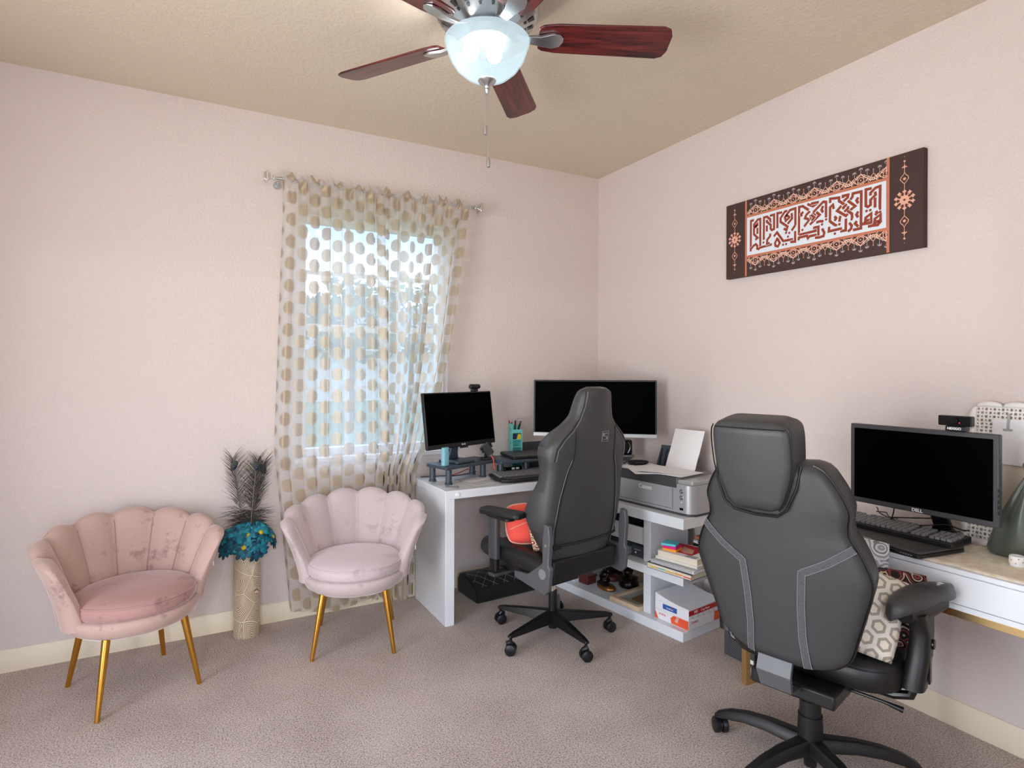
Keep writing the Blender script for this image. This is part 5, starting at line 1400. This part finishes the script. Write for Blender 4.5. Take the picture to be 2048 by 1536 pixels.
# local: x to the right as seen (world -y), z up, front faces local -y (world -x)
def cx(s): return s-1.67
W2 = (PY1-PY0)/2; H2 = (PZ1-PZ0)/2
CB = MB().bx(-W2, W2, -.028, 0, -H2, H2)
CM = ['panelbrown', 'panelwhite', 'orangebar', 'pinkorn', 'greyorn', 'dot_dark', 'creamorn']
def into(m, k):
    me = bpy.data.meshes.new('tmp'); m.bm.to_mesh(me); m.bm.free(); n0 = len(CB.bm.faces); CB.bm.from_mesh(me); bpy.data.meshes.remove(me)
    CB.bm.faces.ensure_lookup_table()
    for f_ in CB.bm.faces[n0:]: f_.material_index = k
PM = frame3((0, -.0282, 0), (1, 0, 0), (0, 0, 1))
def rect(m, x0, x1, z0, z1, k=0): m.quad(*[V((x, -.0284-k, z)) for x, z in ((x0, z0), (x1, z0), (x1, z1), (x0, z1))])
zc = 2.058
wx0_, wx1_ = cx(1.3138), cx(2.0176); wz0_, wz1_ = 1.9655-zc, 2.1632-zc
m = MB(); rect(m, wx0_, wx1_, wz0_, wz1_); into(m, 1)
m = MB()
rect(m, cx(1.302), cx(1.3125), -H2, H2, -.0001); into(m, 2)
m = MB(); rect(m, cx(2.0188), cx(2.0303), -H2, H2, -.0001); into(m, 2)
for a, b in ((wz1_+.0005, wz1_+.012), (wz0_-.012, wz0_-.0005)):
    m = MB(); rect(m, cx(1.3125), cx(2.0188), a, b, -.0001); into(m, 2)
STROKES= [[(1338,1984),(1339,2142),(1357,2143)],[(1396,1994),(1396,2140),(1380,2140),(1358,2120),(1358,2111),(1368,2110),(1379,2121),(1379,2113),(1358,2098),(1358,2069),(1380,2047),(1366,2039)],[(1379,2099),(1378,2067)],[(1341,1998),(1356,2011),(1369,2016),(1379,2005),(1377,1993),(1386,1988),(1396,1994),(1465,1998)],[(1417,2029),(1418,2142),(1435,2143),(1455,2125),(1455,2108),(1440,2109)],[(1452,2143),(1477,2144),(1477,2072),(1465,2069),(1457,2078),(1458,2096),(1435,2117),(1435,2127)],[(1435,2099),(1435,2068)],[(1454,2054),(1455,2042),(1438,2026),(1436,2006),(1452,2007)],[(1496,2072),(1496,2146),(1523,2144)],[(1552,2144),(1538,2145),(1514,2118),(1514,2099),(1553,2068),(1547,2052),(1532,2063)],[(1595,2066),(1595,2147),(1566,2145),(1538,2117),(1543,2098),(1564,2111),(1543,2127)],[(1575,2129),(1577,2102),(1553,2081)],[(1595,2066),(1575,2044)],[(1476,2035),(1494,2051),(1529,2002),(1583,2001)],[(1499,2017),(1510,1996),(1499,1981),(1485,1987),(1483,2001),(1498,2025)],[(1594,2038),(1594,1987),(1568,1990)],[(1614,2015),(1615,2148),(1633,2148),(1665,2122)],[(1614,2015),(1703,2017),(1704,2028),(1687,2031)],[(1612,1989),(1614,2002),(1657,2003),(1661,1989),(1669,1998),(1716,1998),(1716,2036)],[(1657,2152),(1687,2135),(1713,2145)],[(1637,2120),(1625,2112),(1629,2100)],[(1671,2115),(1653,2103),(1645,2088),(1669,2077),(1641,2049)],[(1683,2104),(1697,2091),(1693,2081),(1673,2091),(1677,2077)],[(1709,2101),(1718,2086),(1679,2057)],[(1751,2068),(1751,2139),(1737,2143),(1688,2106)],[(1737,2124),(1729,2108),(1737,2094)],[(1703,2104),(1720,2087),(1671,2052)],[(1676,2097),(1693,2081),(1680,2068)],[(1732,2021),(1743,2000),(1739,1985),(1718,1983),(1697,1986)],[(1703,2055),(1722,2057),(1739,2053)],[(1714,1992),(1714,2033),(1688,2033)],[(1676,2149),(1716,2147)],[(1798,2021),(1770,2046),(1771,2110),(1784,2118),(1788,2098)],[(1771,2129),(1771,2148),(1813,2143),(1813,2128),(1849,2096)],[(1831,2136),(1831,2146),(1855,2145),(1853,2134),(1833,2121)],[(1853,2119),(1887,2087),(1862,2074)],[(1824,2104),(1804,2086),(1845,2054),(1854,2061)],[(1849,2105),(1833,2094),(1835,2086)],[(1854,2095),(1854,2085),(1837,2074)],[(1851,2075),(1872,2057),(1873,2036)],[(1877,1984),(1912,1985),(1913,2144),(1876,2145),(1874,2131),(1864,2120)],[(1900,2122),(1892,2111),(1900,2096)],[(1900,2061),(1892,2048),(1900,2035)],[(1845,2042),(1844,1990),(1819,1990)],[(1827,2002),(1765,2001),(1767,2022)],[(1860,2020),(1871,2005),(1868,1991),(1854,1982)],[(1819,2060),(1815,2034)],[(1792,2064),(1800,2053),(1792,2043)],[(1958,2146),(1933,2147),(1933,2077),(1942,2071),(1953,2076),(1953,2098),(1974,2114),(1972,2128)],[(1992,2055),(1993,2146),(1974,2144),(1953,2128),(1953,2116)],[(1972,2103),(1972,2060)],[(1918,2001),(1956,2000),(1956,2039),(1933,2026),(1931,2014),(1949,2013)],[(1942,1986),(1963,1986),(1984,1984),(1995,1996),(1995,2026),(1972,2013),(1970,1999),(1990,2000)],[(1894,2020),(1886,2011),(1901,1994)],[(1976,2045),(1981,2035),(1972,2028)]]
DOTS= [(1545,2039),(1563,2035),(1556,2018),(1529,1984),(1546,1984),(1416,2016),(1633,2035),(1732,2040),(1794,1985),(1936,2054),(1952,2054),(1752,2059),(1871,2033),(1993,2051),(1993,2037),(1800,2022),(1815,2023)]
m = MB()
ZM = frame3((0, -.0284, 0), (1, 0, 0), (0, 0, 1))
for i, s_ in enumerate(STROKES):
    P_ = [(cx(a/1000), b/1000-zc) for a, b in s_]
    for w_, mi_, dz in ((.0164, 1, 0), (.0122, 0, .00001)):
        n0 = len(m.bm.faces)
        stroke(m, P_, w_, 0, 0, frame3((0, 0, 0), (1, 0, 0), (0, 0, 1)) @ M.Translation((0, 0, .0285+.00002*i+dz)))
        m.bm.faces.ensure_lookup_table()
        for f_ in m.bm.faces[n0:]: f_.material_index = mi_
CG = m
for a, b in DOTS:
    X, Z_ = cx(a/1000), b/1000-zc
    vs = [m.bm.verts.new(V((X+.0058*cos(t_), -.0298, Z_+.0058*sin(t_)))) for t_ in [2*pi*i/14 for i in range(14)]]; m.bm.faces.new(vs)
m.build('calligraphy', 'kufic', cv, extra=('panelwhite',))
LZ = [0]
def ribbon(m, pts, w, k=.0):
    LZ[0] += 1; k += 1e-6*(LZ[0] % 400)
    stroke(m, pts, w, 0, 0, frame3((0, 0, 0), (1, 0, 0), (0, 0, 1)) @ M.Translation((0, 0, .0286+k)))
def disc(m, X, Z_, r_, k=.0, n=12, star=0):
    vs = [m.bm.verts.new(V((X+r_*(1-star*(i % 2))*cos(2*pi*i/n), -.0286-k, Z_+r_*(1-star*(i % 2))*sin(2*pi*i/n)))) for i in range(n)]; m.bm.faces.new(vs)
# lace borders above and below the field
pk, gr, dk_, cr_ = MB(), MB(), MB(), MB()
x0_, x1_ = cx(1.3125), cx(2.0188); NU = 6.5; U_ = (x1_-x0_)/NU
for sg, zb in ((1, wz1_+.012), (-1, wz0_-.012)):
    for i in range(7):
        X = x0_ + U_*(i+.5)*1.0
        if X > x1_+.01: continue
        def q(dx, dz): return (max(x0_+.001, min(x1_-.001, X+dx)), zb+sg*dz)
        # big lozenge
        ribbon(pk, [q(-.054, .006), q(-.036, .014), q(-.024, .024), q(-.010, .034), q(0, .044), q(.010, .034), q(.024, .024), q(.036, .014), q(.054, .006)], .0042)
        ribbon(pk, [q(-.014, .012), q(-.012, .024), q(0, .032), q(.012, .024), q(.014, .012), q(0, .005), q(-.014, .012)], .003)
        ribbon(pk, [q(-.044, .003), q(-.030, .018), q(-.020, .008), q(-.008, .002), q(.008, .002), q(.020, .008), q(.030, .018), q(.044, .003)], .003)
        disc(dk_, *q(0, .018), .0065, .0002); disc(cr_, *q(0, .018), .0035, .0004, 8, .4)
        for d_ in (-1, 1):                                 # scrolls of the lace
            for (ax, az, r_) in ((.016, .030, .006), (.034, .022, .0055), (.046, .013, .0045), (.012, .006, .004), (.036, .005, .004)):
                ribbon(cr_, [q(d_*ax+r_*cos(t_), az+r_*sin(t_)) for t_ in [R(20+40*k) for k in range(8)]], .0017)
            ribbon(cr_, [q(d_*.0, .046), q(d_*.008, .040), q(d_*.014, .040), q(d_*.022, .032), q(d_*.030, .030), q(d_*.040, .020), q(d_*.052, .016)], .0018)
            disc(cr_, *q(d_*.016, .030), .0022, .0003, 8); disc(cr_, *q(d_*.034, .022), .002, .0003, 8)
        for d_ in (-.026, .026): disc(pk, *q(d_, .013), .0052, .0001, 10, .3)
        # small palmette between
        if i < 6:
            Y = U_/2
            def q2(dx, dz): return (X+Y+dx, zb+sg*dz)
            ribbon(pk, [q2(-.012, .004), q2(-.016, .014), q2(-.010, .024), q2(0, .034), q2(.010, .024), q2(.016, .014), q2(.012, .004)], .0026)
            disc(cr_, *q2(0, .012), .008, .0003, 12, .35); disc(dk_, *q2(0, .012), .003, .0006, 8)
            for d_ in (-1, 1): ribbon(cr_, [q2(d_*.004, .022), q2(d_*.012, .022), q2(d_*.014, .014), q2(d_*.010, .006)], .0017)
            ribbon(pk, [q2(0, .034), q2(0, .05)], .0018); disc(pk, *q2(0, .052), .0022, 0, 8)
        for d_, hh in ((-.028, .054), (0, .064), (.028, .054)):
            if d_ == 0: hh = .066
            def q3(dx, dz): return q(d_+dx, dz)
            ribbon(gr, [q3(0, .03 if d_ else .044), q3(0, hh+.008)], .0016)
            ribbon(gr, [q3(-.007, hh-.004), q3(-.006, hh+.004), q3(0, hh), q3(.006, hh+.004), q3(.007, hh-.004)], .0022)
            disc(gr, *q3(0, hh+.004), .003, .0001, 8, .4)
into(pk, 3); into(gr, 4); into(dk_, 5); into(cr_, 6)
# medallion columns in the side fields
for X in (cx(1.2353), cx(2.0895)):
    pk, dk_ = MB(), MB()
    for i in range(10):
        a = 2*pi*i/10+pi/2
        disc(pk, X+.034*cos(a), .006+.034*sin(a), .0095, .0001, 8, .42); disc(dk_, X+.0235*cos(a+pi/10), .006+.0235*sin(a+pi/10), .0055, .0003, 10)
    disc(pk, X, .006, .029, 0, 20, .1); disc(pk, X, .006, .011, .0004, 16, .18); disc(dk_, X, .006, .0045, .0006, 10)
    for sg in (1, -1):
        def q(dx, dz): return (X+dx, .006+sg*dz)
        ribbon(pk, [q(0, .04), q(0, .068)], .0022)
        ribbon(pk, [q(0, .066), q(-.006, .072), q(-.0165, .085), q(-.013, .095), q(-.005, .102), q(0, .112), q(.005, .102), q(.013, .095), q(.0165, .085), q(.006, .072), q(0, .066)], .0026)
        disc(pk, *q(0, .086), .0075, .0001, 10, .4); ribbon(pk, [q(0, .112), q(0, .128)], .0022)
        ribbon(pk, [q(-.010, .132), q(-.004, .136), q(0, .130), q(.004, .136), q(.010, .132)], .0034); ribbon(pk, [q(0, .128), q(0, .144)], .0036)
        ribbon(pk, [q(0, .144), q(0, .158)], .0014); disc(pk, *q(0, .158), .0042, .0001, 12); disc(pk, *q(0, .176), .0014, 0, 8)
    into(pk, 3); into(dk_, 5)
CB.build('canvas_body', 'panelbrown', cv, extra=CM[1:])
# ------------------------------------------------------------------ light, world, camera
w = bpy.data.worlds.new('World'); S.world = w; w.use_nodes = True
nt = w.node_tree; bg = nt.nodes['Background']
tc = nt.nodes.new('ShaderNodeTexCoord'); sp = nt.nodes.new('ShaderNodeSeparateXYZ'); nt.links.new(tc.outputs['Generated'], sp.inputs[0])
rp = nt.nodes.new('ShaderNodeValToRGB'); nt.links.new(sp.outputs[2], rp.inputs[0])
e = rp.color_ramp.elements
e[0].position = .0; e[0].color = (.98, .985, .99, 1); e[1].position = .22; e[1].color = (.36, .56, .95, 1)
nt.links.new(rp.outputs[0], bg.inputs[0]); bg.inputs[1].default_value = 2.3
def light(name, typ, loc, energy, col=(1, 1, 1), size=1, size_y=None, target=None, spread=None):
    l = bpy.data.lights.new(name, typ); l.energy = energy; l.color = col
    if typ == 'AREA':
        l.size = size
        if size_y: l.shape = 'RECTANGLE'; l.size_y = size_y
        if spread: l.spread = spread
    else: l.shadow_soft_size = size
    o = bpy.data.objects.new(name, l); C.objects.link(o); o.location = loc
    if target: o.rotation_euler = (V(target)-V(loc)).to_track_quat('-Z', 'Y').to_euler()
    return o
light('hall_lamp', 'POINT', (-3.467, -5.6, 2.078), 50, (1, .97, .94), .03)
light('hall_fill_area', 'AREA', (-2.66, -6.6, 1.7), 50, (1, .99, .98), 2.2, 1.6, (-1.9, 0, .7))  # added area light, no fitting there, broad fill through the doorway
light('window_daylight', 'AREA', (-1.6, 2.0, 3.6), 70, (.86, .93, 1), 2.4, 1.6, (-1.7, -.2, 1.0))
light('side_fill_area', 'AREA', (XW-1.1, -2.4, 1.0), 78, (.99, .985, .975), 2.2, 2.0, (-1.0, -1.8, .9))  # added fill light shining in through the unseen added window
cam = bpy.data.cameras.new('camera'); co = bpy.data.objects.new('camera', cam); C.objects.link(co)
cam.sensor_width = 36; cam.lens = 1188.38/2048*36; cam.shift_y = -26.5/2048; cam.clip_start = .02
yaw, roll = 28.8846, -.1731
co.location = (-2.60344, -3.44062, 1.36132)
co.rotation_euler = (M.Rotation(R(-yaw), 3, 'Z') @ M.Rotation(R(90), 3, 'X') @ M.Rotation(R(-roll), 3, 'Z')).to_euler()
S.camera = co
S.view_settings.view_transform = 'Standard'; S.view_settings.look = 'None'
S.view_settings.exposure = .45; S.view_settings.gamma = 1; S.view_settings.use_curve_mapping = False
S.cycles.transparent_max_bounces = 24; S.cycles.max_bounces = 10; S.cycles.diffuse_bounces = 6
S.cycles.use_denoising = True
